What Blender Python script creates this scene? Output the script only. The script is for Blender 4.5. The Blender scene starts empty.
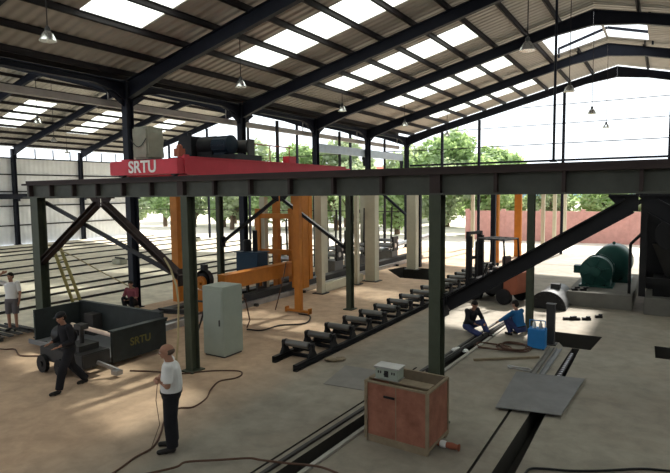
import bpy, bmesh, math, random
from mathutils import Vector as V, Matrix as M4
from mathutils.geometry import delaunay_2d_cdt
R = math.radians
random.seed(7)
sc = bpy.context.scene
col = sc.collection

# ---------------------------------------------------------------- camera
cd = bpy.data.cameras.new('camera'); cam = bpy.data.objects.new('camera', cd); col.objects.link(cam)
FPX, YAW, PITCH, ROLL = 545.2, 0.5477, 0.0809, -0.0105
cd.sensor_width = 36; cd.lens = FPX/670*36; cd.clip_end = 2000; cd.clip_start = 0.05
fw = V((-math.sin(YAW)*math.cos(PITCH), math.cos(YAW)*math.cos(PITCH), -math.sin(PITCH)))
rt = V((math.cos(YAW), math.sin(YAW), 0)); up = rt.cross(fw)
r2 = rt*math.cos(ROLL)+up*math.sin(ROLL); u2 = up*math.cos(ROLL)-rt*math.sin(ROLL)
m = M4((r2, u2, -fw)).transposed().to_4x4(); m.translation = V((0, 0, 4.063)); cam.matrix_world = m
sc.camera = cam

# ---------------------------------------------------------------- sky, sun, exposure
w = bpy.data.worlds.new('sky'); sc.world = w; w.use_nodes = True
wn = w.node_tree.nodes; wl = w.node_tree.links; bg = wn['Background']
tc = wn.new('ShaderNodeTexCoord'); sx = wn.new('ShaderNodeSeparateXYZ'); cr = wn.new('ShaderNodeValToRGB')
wl.new(tc.outputs['Generated'], sx.inputs[0]); wl.new(sx.outputs['Z'], cr.inputs[0]); wl.new(cr.outputs[0], bg.inputs[0])
cr.color_ramp.elements[0].position = 0.0; cr.color_ramp.elements[0].color = (0.86, 0.93, 1.0, 1)
cr.color_ramp.elements[1].position = 0.5; cr.color_ramp.elements[1].color = (0.95, 0.98, 1.0, 1)
bg.inputs[1].default_value = 1.6
sl = bpy.data.lights.new('sun', 'SUN'); so = bpy.data.objects.new('sun', sl); col.objects.link(so)
sl.energy = 9.0; sl.angle = R(2); sl.color = (1, .95, .86)
so.rotation_euler = V((0.08, 0.90, 1.0)).to_track_quat('Z', 'Y').to_euler()
sc.view_settings.view_transform = 'Standard'; sc.view_settings.look = 'None'
sc.view_settings.gamma = 1; sc.view_settings.use_curve_mapping = False
sc.view_settings.exposure = 0.3

# ---------------------------------------------------------------- materials
def mat(name, c, rough=.7, metal=0, var=.12, scale=3., bump=0., detail=6, c2=None, coat=0):
    m = bpy.data.materials.new(name); m.use_nodes = True
    n = m.node_tree.nodes; l = m.node_tree.links; b = n['Principled BSDF']
    b.inputs['Roughness'].default_value = rough; b.inputs['Metallic'].default_value = metal
    b.inputs['Coat Weight'].default_value = coat
    if metal < .5: b.inputs['Specular IOR Level'].default_value = .18
    t = n.new('ShaderNodeTexCoord'); no = n.new('ShaderNodeTexNoise'); no.inputs['Scale'].default_value = scale
    no.inputs['Detail'].default_value = detail; no.inputs['Roughness'].default_value = .65
    l.new(t.outputs['Object'], no.inputs['Vector'])
    r = n.new('ShaderNodeValToRGB'); l.new(no.outputs['Fac'], r.inputs[0])
    r.color_ramp.elements[0].position = .3; r.color_ramp.elements[1].position = .7
    a = [max(0, x*(1-var)) for x in c]; d = [min(1, x*(1+var)) for x in (c2 or c)]
    r.color_ramp.elements[0].color = (*a, 1); r.color_ramp.elements[1].color = (*d, 1)
    l.new(r.outputs[0], b.inputs['Base Color'])
    if bump:
        bp = n.new('ShaderNodeBump'); bp.inputs['Strength'].default_value = bump; bp.inputs['Distance'].default_value = .02
        l.new(no.outputs['Fac'], bp.inputs['Height']); l.new(bp.outputs[0], b.inputs['Normal'])
    return m
def corr(name, c, axis, period, rough=.6, depth=.03, var=.1):
    """profiled sheet: real colour plus wave bump along one axis"""
    m = mat(name, c, rough, 0, var, .8)
    n = m.node_tree.nodes; l = m.node_tree.links; b = n['Principled BSDF']
    wv = n.new('ShaderNodeTexWave'); wv.wave_type = 'BANDS'; wv.bands_direction = axis
    wv.inputs['Scale'].default_value = 1/period*.314; wv.inputs['Distortion'].default_value = 0
    t = n.new('ShaderNodeTexCoord'); l.new(t.outputs['Object'], wv.inputs['Vector'])
    bp = n.new('ShaderNodeBump'); bp.inputs['Strength'].default_value = 1; bp.inputs['Distance'].default_value = depth
    l.new(wv.outputs['Fac'], bp.inputs['Height']); l.new(bp.outputs[0], b.inputs['Normal'])
    return m
MT = {}
def leafmat(name, c):
    m = mat(name, c, .7, 0, .3, 1.2); n = m.node_tree.nodes; l = m.node_tree.links
    tr = n.new('ShaderNodeBsdfTranslucent'); tr.inputs[0].default_value = (min(1, c[0]*1.3), min(1, c[1]*1.3), c[2], 1)
    mx = n.new('ShaderNodeMixShader'); mx.inputs[0].default_value = .5
    l.new(n['Principled BSDF'].outputs[0], mx.inputs[1]); l.new(tr.outputs[0], mx.inputs[2]); l.new(mx.outputs[0], n['Material Output'].inputs[0])
    return m
MT['roof'] = corr('roof_sheet', (.40, .375, .34), 'Y', .33, depth=.06)
MT['wallsheet'] = corr('wall_sheet', (.72, .73, .74), 'Y', .4, depth=.03)
MT['frame'] = mat('navy_steel', (.011, .013, .022), .55, 0, .2)
MT['purlin'] = mat('purlin_steel', (.026, .023, .025), .6)
MT['runway'] = mat('grey_green_paint', (.080, .083, .070), .6, 0, .15)
MT['rtop'] = mat('rusty_brown_steel', (.045, .032, .030), .7)
MT['green'] = mat('dark_green_paint', (.062, .072, .050), .55, 0, .15)
MT['greenl'] = mat('trough_green', (.032, .038, .038), .55, 0, .2)
MT['black'] = mat('black_steel', (.018, .018, .020), .5, .2)
MT['dark'] = mat('dark_grease_steel', (.045, .043, .043), .55, 0)
MT['steel'] = mat('bare_steel', (.42, .42, .43), .35, .8, .2)
MT['plate'] = mat('dull_steel_plate', (.21, .215, .225), .5, .25, .12, 2)
MT['plated'] = mat('dark_steel_plate', (.20, .19, .18), .6, .2, .15, 2)
MT['red'] = mat('crane_red', (.55, .045, .065), .5, 0, .08)
MT['white'] = mat('white_paint', (.8, .8, .78), .6, 0, .04)
MT['orange'] = mat('gantry_orange', (.47, .17, .028), .5, 0, .14)
MT['cream'] = mat('cream_paint', (.52, .49, .38), .55, 0, .08)
MT['blue'] = mat('machine_blue', (.016, .045, .085), .45, 0, .12)
MT['bblue'] = mat('bright_blue', (.03, .19, .48), .5, 0, .1)
MT['teal'] = mat('motor_teal', (.018, .070, .062), .4, .1, .12)
MT['cabinet'] = mat('cabinet_grey_green', (.33, .37, .32), .45, 0, .05)
MT['cover'] = mat('khaki_cover', (.30, .30, .24), .85, 0, .1)
MT['yellow'] = mat('faded_yellow', (.27, .23, .08), .6)
MT['pipe'] = mat('pinkish_pipe', (.62, .47, .38), .5)
MT['slab'] = mat('slab_concrete', (.34, .33, .30), .85, 0, .15, 2, .2)
MT['wood'] = mat('crate_red_ply', (.25, .10, .065), .7, 0, .22, 3.5, c2=(.29, .125, .085))
MT['woodl'] = mat('crate_batten', (.24, .19, .13), .75, 0, .15, 6)
MT['hose'] = mat('rubber_hose', (.10, .055, .040), .7)
MT['rope'] = mat('yellowish_rope', (.40, .34, .20), .8)
MT['cloth'] = mat('white_cloth', (.72, .72, .72), .9, 0, .05)
MT['black_cloth'] = mat('black_cloth', (.018, .018, .022), .9)
MT['navy_cloth'] = mat('navy_cloth', (.035, .045, .12), .9)
MT['blue_cloth'] = mat('blue_work_shirt', (.02, .12, .30), .9)
MT['maroon'] = mat('maroon_shirt', (.22, .06, .075), .9)
MT['grey_cloth'] = mat('grey_shorts', (.13, .12, .13), .9)
MT['skin'] = mat('skin', (.36, .19, .13), .6, 0, .05)
MT['hair'] = mat('black_hair', (.015, .012, .010), .7)
MT['slabd'] = mat('oily_plinth_concrete', (.17, .165, .15), .85, 0, .15, 2)
MT['rollerm'] = mat('roller_steel', (.16, .16, .155), .4, .6)
MT['ghair'] = mat('greying_hair', (.10, .07, .055), .8)
MT['pitd'] = mat('trench_dark', (.045, .042, .038), .9)  # even dark tone lining the trenches and pits
MT['hoistb'] = mat('hoist_blue_black', (.012, .022, .036), .45)
MT['plate3'] = mat('floor_plate_steel', (.15, .15, .152), .55, .05, .2, 2)
MT['fyellow'] = mat('worn_yellow_letters', (.17, .15, .05), .7)
MT['shoe'] = mat('black_shoe', (.02, .018, .018), .4)
MT['gutter'] = mat('beige_duct', (.40, .37, .34), .6)
MT['pale'] = mat('pale_blue_paint', (.42, .50, .58), .5)
MT['brick'] = mat('pink_wall', (.55, .30, .27), .85)
MT['trunk'] = mat('bark', (.14, .10, .07), .9)
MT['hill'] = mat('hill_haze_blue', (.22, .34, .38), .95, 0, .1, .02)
MT['alum'] = mat('lamp_aluminium', (.62, .63, .62), .25, .85, .1)
MT['glass_grey'] = mat('lamp_glass', (.75, .78, .78), .15, 0, .05)
MT['redroof'] = mat('red_shed_roof', (.42, .15, .11), .8)
MT['leaf'] = leafmat('leaf_green_hazed', (.33, .44, .24))  # whitish haze over the trees is mixed into this paler leaf colour
MT['leaf2'] = leafmat('leaf_olive_hazed', (.36, .43, .30))  # paled and greyed for haze as well
MT['grass'] = mat('grass', (.16, .22, .08), .9)
MT['rust'] = mat('rusty_red', (.30, .10, .06), .7)

def concrete(name, ca, cb, cg):
    m = bpy.data.materials.new(name); m.use_nodes = True
    n = m.node_tree.nodes; l = m.node_tree.links; b = n['Principled BSDF']; b.inputs['Roughness'].default_value = .8
    t = n.new('ShaderNodeTexCoord')
    def noise(s, d, dist=0):
        o = n.new('ShaderNodeTexNoise'); o.inputs['Scale'].default_value = s; o.inputs['Detail'].default_value = d
        o.inputs['Distortion'].default_value = dist; o.inputs['Roughness'].default_value = .65
        l.new(t.outputs['Object'], o.inputs['Vector']); return o
    n1 = noise(.35, 8, .6); n2 = noise(2.2, 10, .3); n3 = noise(14, 6)
    # terracotta tone on the assembly side, changing to darker grey towards the motors
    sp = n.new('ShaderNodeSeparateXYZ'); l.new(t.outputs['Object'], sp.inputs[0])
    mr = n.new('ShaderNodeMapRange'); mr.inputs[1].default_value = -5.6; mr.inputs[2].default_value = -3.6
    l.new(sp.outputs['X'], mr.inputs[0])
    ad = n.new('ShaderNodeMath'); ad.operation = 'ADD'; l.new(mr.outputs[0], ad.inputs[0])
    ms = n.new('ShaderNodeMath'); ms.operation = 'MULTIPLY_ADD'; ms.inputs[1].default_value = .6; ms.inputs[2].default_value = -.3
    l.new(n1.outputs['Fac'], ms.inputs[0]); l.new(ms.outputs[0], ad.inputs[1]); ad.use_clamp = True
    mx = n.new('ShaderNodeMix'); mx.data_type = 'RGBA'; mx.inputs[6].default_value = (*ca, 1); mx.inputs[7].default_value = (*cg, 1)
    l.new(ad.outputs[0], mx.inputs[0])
    r = n.new('ShaderNodeValToRGB'); l.new(n2.outputs['Fac'], r.inputs[0])
    r.color_ramp.elements[0].position = .33; r.color_ramp.elements[1].position = .62
    r.color_ramp.elements[0].color = (.70, .69, .68, 1); r.color_ramp.elements[1].color = (1.06, 1.05, 1.03, 1)
    m2 = n.new('ShaderNodeMix'); m2.data_type = 'RGBA'; m2.blend_type = 'MULTIPLY'; m2.inputs[0].default_value = .8
    l.new(mx.outputs[2], m2.inputs[6]); l.new(r.outputs[0], m2.inputs[7])
    r2 = n.new('ShaderNodeValToRGB'); l.new(n1.outputs['Fac'], r2.inputs[0])
    r2.color_ramp.elements[0].position = .35; r2.color_ramp.elements[1].position = .65
    r2.color_ramp.elements[0].color = (.78, .76, .74, 1); r2.color_ramp.elements[1].color = (1.08, 1.08, 1.06, 1)
    m3 = n.new('ShaderNodeMix'); m3.data_type = 'RGBA'; m3.blend_type = 'MULTIPLY'; m3.inputs[0].default_value = .8
    l.new(m2.outputs[2], m3.inputs[6]); l.new(r2.outputs[0], m3.inputs[7])
    l.new(m3.outputs[2], b.inputs['Base Color'])
    bp = n.new('ShaderNodeBump'); bp.inputs['Strength'].default_value = .25; bp.inputs['Distance'].default_value = .01
    l.new(n3.outputs['Fac'], bp.inputs['Height']); l.new(bp.outputs[0], b.inputs['Normal'])
    return m
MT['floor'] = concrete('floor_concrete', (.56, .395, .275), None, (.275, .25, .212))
MT['lfloor'] = concrete('left_hall_concrete', (.72, .67, .56), None, (.72, .67, .56))
MT['ground'] = mat('yard_concrete', (.62, .58, .50), .9, 0, .1, .5)

def skylight_mat():
    m = bpy.data.materials.new('translucent_sheet'); m.use_nodes = True
    n = m.node_tree.nodes; l = m.node_tree.links; n.remove(n['Principled BSDF'])
    tr = n.new('ShaderNodeBsdfTranslucent'); tr.inputs[0].default_value = (.86, .92, .84, 1)
    tp = n.new('ShaderNodeBsdfTransparent'); tp.inputs[0].default_value = (.9, .95, .9, 1)
    mx = n.new('ShaderNodeMixShader'); mx.inputs[0].default_value = .30
    l.new(tr.outputs[0], mx.inputs[1]); l.new(tp.outputs[0], mx.inputs[2]); l.new(mx.outputs[0], n['Material Output'].inputs[0])
    return m
MT['sky'] = skylight_mat()

# ---------------------------------------------------------------- mesh helpers
class MB:
    def __init__(s): s.v = []; s.f = []
    def add(s, vs, fs):
        o = len(s.v); s.v += [V(x) for x in vs]; s.f += [[i+o for i in f] for f in fs]; return s
    def box(s, c, d, rz=0, T=None):
        hx, hy, hz = d[0]/2, d[1]/2, d[2]/2
        vs = [V((x, y, z)) for x in (-hx, hx) for y in (-hy, hy) for z in (-hz, hz)]
        q = M4.Rotation(rz, 4, 'Z')
        if T: q = T
        vs = [q @ x + V(c) for x in vs]
        return s.add(vs, [(0,1,3,2),(4,6,7,5),(0,4,5,1),(2,3,7,6),(0,2,6,4),(1,5,7,3)])
    def b2(s, x0, x1, y0, y1, z0, z1): return s.box(((x0+x1)/2, (y0+y1)/2, (z0+z1)/2), (x1-x0, y1-y0, z1-z0))
    def bar(s, p, q, a, b, upv=(0,0,1)):
        """rectangular bar p->q, a = width sideways, b = height along upv"""
        p, q = V(p), V(q); d = (q-p).normalized(); u = V(upv)
        if abs(d.dot(u)) > .98: u = V((0,1,0))
        sd = d.cross(u).normalized(); uu = sd.cross(d)
        vs = [e+sd*x*a/2+uu*y*b/2 for e in (p, q) for x, y in ((-1,-1),(1,-1),(1,1),(-1,1))]
        return s.add(vs, [(0,1,2,3),(7,6,5,4),(0,4,5,1),(1,5,6,2),(2,6,7,3),(3,7,4,0)])
    def ibeam(s, p, q, wd, dp, tf=.025, tw=.015, upv=(0,0,1)):
        p, q = V(p), V(q); d = (q-p).normalized(); u = V(upv)
        if abs(d.dot(u)) > .98: u = V((0,1,0))
        uu = d.cross(u).normalized().cross(d)
        o = uu*(dp-tf)/2
        s.bar(p+o, q+o, wd, tf, upv); s.bar(p-o, q-o, wd, tf, upv); s.bar(p, q, tw, dp-2*tf, upv); return s
    def tube(s, p, q, r, r1=None, n=12, cap=True):
        p, q = V(p), V(q); d = (q-p).normalized(); u = V((0,0,1)) if abs(d.z) < .9 else V((1,0,0))
        a = d.cross(u).normalized(); b = d.cross(a); r1 = r if r1 is None else r1
        vs = []
        for e, rr in ((p, r), (q, r1)):
            for i in range(n):
                t = 2*math.pi*i/n; vs.append(e+(a*math.cos(t)+b*math.sin(t))*rr)
        fs = [(i, (i+1) % n, n+(i+1) % n, n+i) for i in range(n)]
        if cap: fs += [tuple(range(n))[::-1], tuple(range(n, 2*n))]
        return s.add(vs, fs)
    def path(s, pts, r, n=8):
        pts = [V(p) for p in pts]; vs = []; k = len(pts)
        for i, p in enumerate(pts):
            d = (pts[min(i+1, k-1)]-pts[max(i-1, 0)]).normalized(); u = V((0,0,1)) if abs(d.z) < .9 else V((1,0,0))
            a = d.cross(u).normalized(); b = d.cross(a)
            for j in range(n):
                t = 2*math.pi*j/n; vs.append(p+(a*math.cos(t)+b*math.sin(t))*r)
        fs = [(i*n+j, i*n+(j+1) % n, (i+1)*n+(j+1) % n, (i+1)*n+j) for i in range(k-1) for j in range(n)]
        fs += [tuple(range(n))[::-1], tuple(range((k-1)*n, k*n))]
        return s.add(vs, fs)
    def lathe(s, prof, o=(0,0,0), ax='Z', n=24):
        o = V(o); vs = []; k = len(prof)
        for r, h in prof:
            for i in range(n):
                t = 2*math.pi*i/n; a, b = max(r, 1e-4)*math.cos(t), max(r, 1e-4)*math.sin(t)
                vs.append(o+{'Z': V((a, b, h)), 'Y': V((b, h, a)), 'X': V((h, a, b))}[ax])
        fs = [(i*n+j, i*n+(j+1) % n, (i+1)*n+(j+1) % n, (i+1)*n+j) for i in range(k-1) for j in range(n)]
        fs += [tuple(range(n))[::-1], tuple(range((k-1)*n, k*n))]
        return s.add(vs, fs)
    def prism(s, poly, ax, a, b):
        """polygon (pairs) extruded along axis ax from a to b"""
        def P(u, v, t): return {'Y': V((u, t, v)), 'X': V((t, u, v)), 'Z': V((u, v, t))}[ax]
        n = len(poly); vs = [P(u, v, a) for u, v in poly]+[P(u, v, b) for u, v in poly]
        return s.add(vs, [tuple(range(n))[::-1], tuple(range(n, 2*n))]+[(i, (i+1) % n, n+(i+1) % n, n+i) for i in range(n)])
    def ball(s, c, r, n=12, T=None):
        rx, ry, rz = (r, r, r) if not hasattr(r, '__len__') else r
        vs = []; k = max(4, n//2)
        for i in range(k+1):
            ph = math.pi*i/k
            for j in range(n):
                t = 2*math.pi*j/n
                q = V((rx*math.sin(ph)*math.cos(t), ry*math.sin(ph)*math.sin(t), rz*math.cos(ph)))
                if T: q = T @ q
                vs.append(V(c)+q)
        fs = [(i*n+j, (i+1)*n+j, (i+1)*n+(j+1) % n, i*n+(j+1) % n) for i in range(k) for j in range(n)]
        return s.add(vs, fs)
    def build(s, name, mt, parent=None, smooth=False, world=False, bevel=0):
        if parent is None:
            xs = [v.x for v in s.v]; ys = [v.y for v in s.v]; zs = [v.z for v in s.v]
            o = V(((min(xs)+max(xs))/2, (min(ys)+max(ys))/2, min(zs)))
        else: o = parent_world(parent) if world else V((0, 0, 0))
        me = bpy.data.meshes.new(name)
        bm = bmesh.new(); vl = [bm.verts.new(v-o) for v in s.v]
        for f in s.f:
            try: bm.faces.new([vl[i] for i in f])
            except ValueError: pass
        bmesh.ops.remove_doubles(bm, verts=bm.verts[:], dist=1e-5)
        bmesh.ops.recalc_face_normals(bm, faces=bm.faces[:])
        if bevel:
            bmesh.ops.bevel(bm, geom=[e for e in bm.edges if len(e.link_faces) == 2 and e.calc_face_angle(0) > .6], offset=bevel, segments=2, affect='EDGES')
        bm.to_mesh(me); bm.free()
        ob = bpy.data.objects.new(name, me); col.objects.link(ob)
        me.materials.append(MT[mt] if isinstance(mt, str) else mt)
        if smooth:
            for p in me.polygons: p.use_smooth = True
            try: me.set_sharp_from_angle(angle=R(40))
            except Exception: pass
        if parent is None: ob.location = o
        else: ob.parent = parent
        return ob
def parent_world(p):
    o = V((0, 0, 0))
    while p is not None: o = o+p.location; p = p.parent
    return o
def tag(o, label=None, cat=None, group=None, kind=None):
    if label: o['label'] = label
    if cat: o['category'] = cat
    if group: o['group'] = group
    if kind: o['kind'] = kind
    return o
def thing(name, loc, label, cat, group=None, rz=0):
    o = bpy.data.objects.new(name, None); col.objects.link(o); o.location = loc; o.rotation_euler = (0, 0, rz); o.empty_display_size = .2
    return tag(o, label, cat, group)
def kids(o): return [c for c in bpy.data.objects if c.parent == o]
def dup(o, loc, label, parent=None, rz=None):
    c = o.copy(); col.objects.link(c)
    if parent is None:
        c.location = loc; c['label'] = label
        if rz is not None: c.rotation_euler = (0, 0, rz)
    else: c.parent = parent
    for k in kids(o): dup(k, None, None, c)
    return c
ORD = ['first','second','third','fourth','fifth','sixth','seventh','eighth','ninth','tenth','eleventh','twelfth','thirteenth','fourteenth','fifteenth','sixteenth','seventeenth','eighteenth']

# ---------------------------------------------------------------- building grid
XV, XR, XE = -16.3, -2.8, 10.7          # valley column line, main ridge, right eave
XF, XRF = -46.0, -31.15                 # far eave and ridge of the left hall
SL = .245; ZE = 8.0                     # rafter top slope and eave height
FR = [0.83+6*k for k in range(7)]       # frame lines (0.83 .. 36.83)
Y0, Y1 = -6.0, 37.4
def ztop(x):
    if x >= XR: return ZE+SL*(XR-XV)-SL*(x-XR)
    if x >= XV: return ZE+SL*(x-XV)
    if x >= XRF: return ZE+SL*(XV-x)
    return ZE+SL*(XV-XRF)-SL*(XRF-x)

# ---------------------------------------------------------------- floor with trenches and pits
trA = [(-4.95, 2.0), (-4.64, 2.0), (-4.08, 16.6), (-4.23, 16.6)]
trB = [(-2.10, 1.0), (-1.70, 1.0), (-1.80, 14.9), (-1.98, 14.9)]
pit = [(-2.84, 16.45), (-2.78, 15.3), (-2.35, 15.3), (-2.2, 14.93), (-1.55, 14.93), (-1.42, 16.45)]
pitR = [(-.17, 16.15), (-.13, 15.0), (1.2, 15.0), (1.2, 16.15)]
pitF = [(-12.4, 25.6), (-12.1, 26.9), (-10.4, 26.9), (-9.0, 24.6), (-9.0, 23.4), (-10.7, 23.4)]
grB = [(-2.28, 1.0), (-2.24, 1.0), (-2.36, 12.0), (-2.41, 12.0)]
grA = [(-5.22, 2.0), (-5.17, 2.0), (-4.82, 11.5), (-4.86, 11.5)]
def inside(pt, poly):
    x, y = pt; c = False; n = len(poly)
    for i in range(n):
        (x1, y1), (x2, y2) = poly[i], poly[i-1]
        if (y1 > y) != (y2 > y) and x < (x2-x1)*(y-y1)/(y2-y1)+x1: c = not c
    return c
def plane_holes(outer, holes, zf, name, mt, depth=0, dmat=None):
    vs = []; ed = []
    for lp in [outer]+holes:
        o = len(vs); vs += [V(q) for q in lp]; ed += [(o+i, o+(i+1) % len(lp)) for i in range(len(lp))]
    ov, oe, of, *_ = delaunay_2d_cdt(vs, ed, [], 0, 1e-5)
    mb = MB(); fs = []
    for f in of:
        c = sum((ov[i] for i in f), V((0, 0)))/len(f)
        if inside(c, outer) and not any(inside(c, h) for h in holes): fs.append(tuple(f))
    mb.add([(q.x, q.y, zf(q.x)) for q in ov], fs)
    return mb.build(name, mt)
pits = MB()
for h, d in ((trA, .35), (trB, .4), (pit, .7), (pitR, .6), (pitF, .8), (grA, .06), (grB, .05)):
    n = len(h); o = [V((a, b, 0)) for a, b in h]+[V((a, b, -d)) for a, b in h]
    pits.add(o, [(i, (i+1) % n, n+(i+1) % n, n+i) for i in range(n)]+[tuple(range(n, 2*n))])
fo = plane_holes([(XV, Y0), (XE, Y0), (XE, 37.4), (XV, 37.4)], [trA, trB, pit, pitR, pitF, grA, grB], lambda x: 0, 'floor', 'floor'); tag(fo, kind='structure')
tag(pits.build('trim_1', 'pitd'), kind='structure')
lf = MB(); lf.box(((XV+XF)/2, 15.7, -.05), (XV-XF-.0, 43.4, .1)); tag(lf.build('floor', 'lfloor'), kind='structure')
g = MB(); g.box((-20, 120, -.12), (400, 165.2, .2)); tag(g.build('ground', 'ground'), kind='structure')

# ---------------------------------------------------------------- roof sheets with skylight openings
PO = .21   # sheet above the rafter top
sky_main = [(a+2.3, a+4.3) for a in FR[:-1]]
SX0, SX1 = -13.45, -6.85
SF0, SF1 = -42.2, -36.8
def roof(x0, x1, holes, name):
    o = plane_holes([(x0, Y0), (x1, Y0), (x1, Y1), (x0, Y1)], holes, lambda x: ztop(x)+PO, name, 'roof')
    so_ = o.modifiers.new('s', 'SOLIDIFY'); so_.thickness = .03; so_.offset = 0
    return tag(o, kind='structure')
ridge_hole = [(-5.2, 25.6), (-2.85, 25.6), (-2.85, 30.3), (-5.2, 30.3)]
ridge_holeR = [(-2.75, 25.6), (-1.0, 25.6), (-1.0, 30.3), (-2.75, 30.3)]
rects = lambda a, b, ys: [[(a, y0), (b, y0), (b, y1), (a, y1)] for y0, y1 in ys]
roof(XV+.02, XR-.001, rects(SX0, SX1, sky_main)+[ridge_hole], 'ceiling')
roof(XR+.001, XE+.4, [ridge_holeR]+rects(1.5, 8.0, sky_main), 'ceiling')
roof(XF-.4, XRF-.001, rects(SF0, SF1, sky_main), 'ceiling')
roof(XRF+.001, XV-.02, rects(-25.5, -20, sky_main), 'ceiling')
bayname = ['nearest the camera end', 'above the red crane end truck', 'just past the first inner column', 'in the middle of the hall', 'two bays before the open gable', 'last before the open gable']
def skylight(x0, x1, y0, y1, lab, grp):
    mb = MB(); zo = PO+.035
    for i in range(5):
        a, b = x0+(x1-x0)*i/5, x0+(x1-x0)*(i+1)/5
        mb.add([(a, y0-.06, ztop(a)+zo), (b, y0-.06, ztop(b)+zo), (b, y1+.06, ztop(b)+zo), (a, y1+.06, ztop(a)+zo)], [(0, 1, 2, 3)])
    o = mb.build('skylight', 'sky'); tag(o, lab, 'skylight', grp)
    return o
for i, (a, b) in enumerate(sky_main):
    skylight(SX0, SX1, a, b, 'bright translucent skylight strip in the main roof slope, %s from the camera' % ORD[i], 'skylights in the main roof slope')
    if 1 <= i: skylight(SF0, SF1, a, b, 'white skylight strip in the far slope of the left hall, %s from the left' % ORD[i-1], 'skylights in the left hall roof')
    skylight(1.5, 8.0, a, b, 'translucent skylight strip right of the ridge, %s from the camera' % ORD[i], 'skylights right of the ridge')
    skylight(-25.5, -20, a, b, 'translucent skylight strip in the left hall slope above the valley, %s bay' % ORD[i], 'skylights over the valley')

# raised monitor over the ridge opening
mo = thing('ridge_monitor', (XR, 27.9, ztop(XR)+.25), 'open raised ridge vent with dark bars against white sky', 'roof vent')
for y in (25.45, 30.35):
    a = MB(); a.bar((-5.0, y, 11.25), (-2.8, y, 11.95), .09, .12); a.bar((-2.8, y, 11.95), (-.8, y, 11.4), .09, .12); a.build('curb_bar', 'frame', mo, world=True)
for x in (-5.0, -.85):
    for y in (25.45, 30.35): a = MB(); a.bar((x, y, ztop(x)+.02), (x, y, 11.28 if x < -3 else 11.42), .09, .09); a.build('vent_post', 'frame', mo, world=True)

# ---------------------------------------------------------------- steel frames
def frame(y, x0, xm, x1, label, name='roof_frame', hl=.64, hr=.64, grp=None):
    t = thing(name, (xm, y, ztop(xm)-.6), label, 'roof frame', grp)
    for (xa, xb, hh, nm) in ((x0, xm, hl, 'rafter'), (x1, xm, hr, 'rafter')):
        s = 1 if xb > xa else -1
        g_ = .02
        st = [(xa+s*.13, hh), (xa+s*2.0, .48), (xb-s*1.6, .44), (xb-s*g_*.1, .62)]
        mb = MB()
        poly = [(x, ztop(x)) for x, d in st]+[(x, ztop(x)-d) for x, d in reversed(st)]
        mb.prism(poly, 'Y', y-.01, y+.01)
        for (xx0, d0), (xx1, d1) in zip(st[:-1], st[1:]):
            mb.bar((xx0, y, ztop(xx0)-.012), (xx1, y, ztop(xx1)-.012), .2, .024)
            mb.bar((xx0, y, ztop(xx0)-d0+.012), (xx1, y, ztop(xx1)-d1+.012), .2, .024)
        for k in range(1, 4):
            x = xa+(xb-xa)*k/4; mb.bar((x, y, ztop(x)-.03), (x, y, ztop(x)-.44), .16, .012)
        mb.build(nm, 'frame', t, world=True)
    return t
pos = ['behind the camera', 'nearest the camera', 'above the red crane', 'third from the open gable', 'second before the open gable', 'last before the open gable', 'at the open gable']
for i, y in enumerate(FR):
    frame(y, XV, XR, XE, 'dark navy steel roof frame of the main hall, %s' % pos[i], grp='main hall roof frames')
    frame(y, XF, XRF, XV, 'dark steel roof frame of the left hall, %s' % pos[i], 'roof_frame', grp='left hall roof frames')
def hcol(x, y, h, name, mt, label, wx=.28, wy=.26, grp=None, z0=0, cat='column', base=True):
    t = thing(name, (x, y, z0), label, cat, grp)
    mb = MB(); mb.box((0, wy/2-.01, h/2), (wx, .02, h)); mb.box((0, -wy/2+.01, h/2), (wx, .02, h)); mb.box((0, 0, h/2), (.014, wy-.04, h))
    mb.build('shaft', mt, t)
    if base:
        b = MB(); b.box((0, 0, .015), (wx+.16, wy+.16, .03)); b.build('base_plate', mt, t)
    return t
cl = ['near the camera at left', 'out of frame left', 'behind the green trough', 'second along the valley line', 'third along the valley line', 'fourth along the valley line', 'at the far gable corner']
for i, y in enumerate(FR):
    c = hcol(XV, y, ztop(XV), 'steel_column', 'frame', 'dark navy steel building column, %s' % cl[i], .26, .3, 'valley line building columns')
    kb = MB(); kb.prism([(y-.9, 7.6), (y+.9, 7.6), (y+.14, 7.1), (y-.14, 7.1)], 'X', XV-.01, XV+.01); kb.build('knee_bracket', 'frame', c, world=True)
    if i >= 3:
        hcol(XF, y, ztop(XF)-.1, 'steel_column', 'frame', 'dark steel column on the white far left wall, %s from the left' % ORD[i-3], .3, .3, 'far left wall columns')
    if i >= 2:
        hcol(XE, y, ztop(XE)-.1, 'steel_column', 'frame', 'dark steel column on the right wall line, %s bay' % ORD[i], .3, .3, 'right wall columns')
# valley beams with haunched ends (one per bay)
for i in range(6):
    a, b = FR[i]+.16, FR[i+1]-.16
    mb = MB(); mb.prism([(a, 7.95), (b, 7.95), (b, 7.35), (b-.5, 7.62), (b-1.2, 7.78), (a+1.2, 7.78), (a+.5, 7.62), (a, 7.35)], 'X', XV-.012, XV+.012)
    mb.b2(XV-.11, XV+.11, a, b, 7.93, 7.955); mb.b2(XV-.11, XV+.11, a+1.2, b-1.2, 7.76, 7.78)
    for s0, s1 in (((a, 7.35), (a+.5, 7.62)), ((a+.5, 7.62), (a+1.2, 7.78)), ((b, 7.35), (b-.5, 7.62)), ((b-.5, 7.62), (b-1.2, 7.78))):
        mb.bar((XV, s0[0], s0[1]), (XV, s1[0], s1[1]), .2, .02)
    tag(mb.build('valley_beam', 'frame'), 'dark haunched eaves beam along the valley, %s bay from the left' % ORD[i], 'beam', 'haunched beams along the valley')
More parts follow.
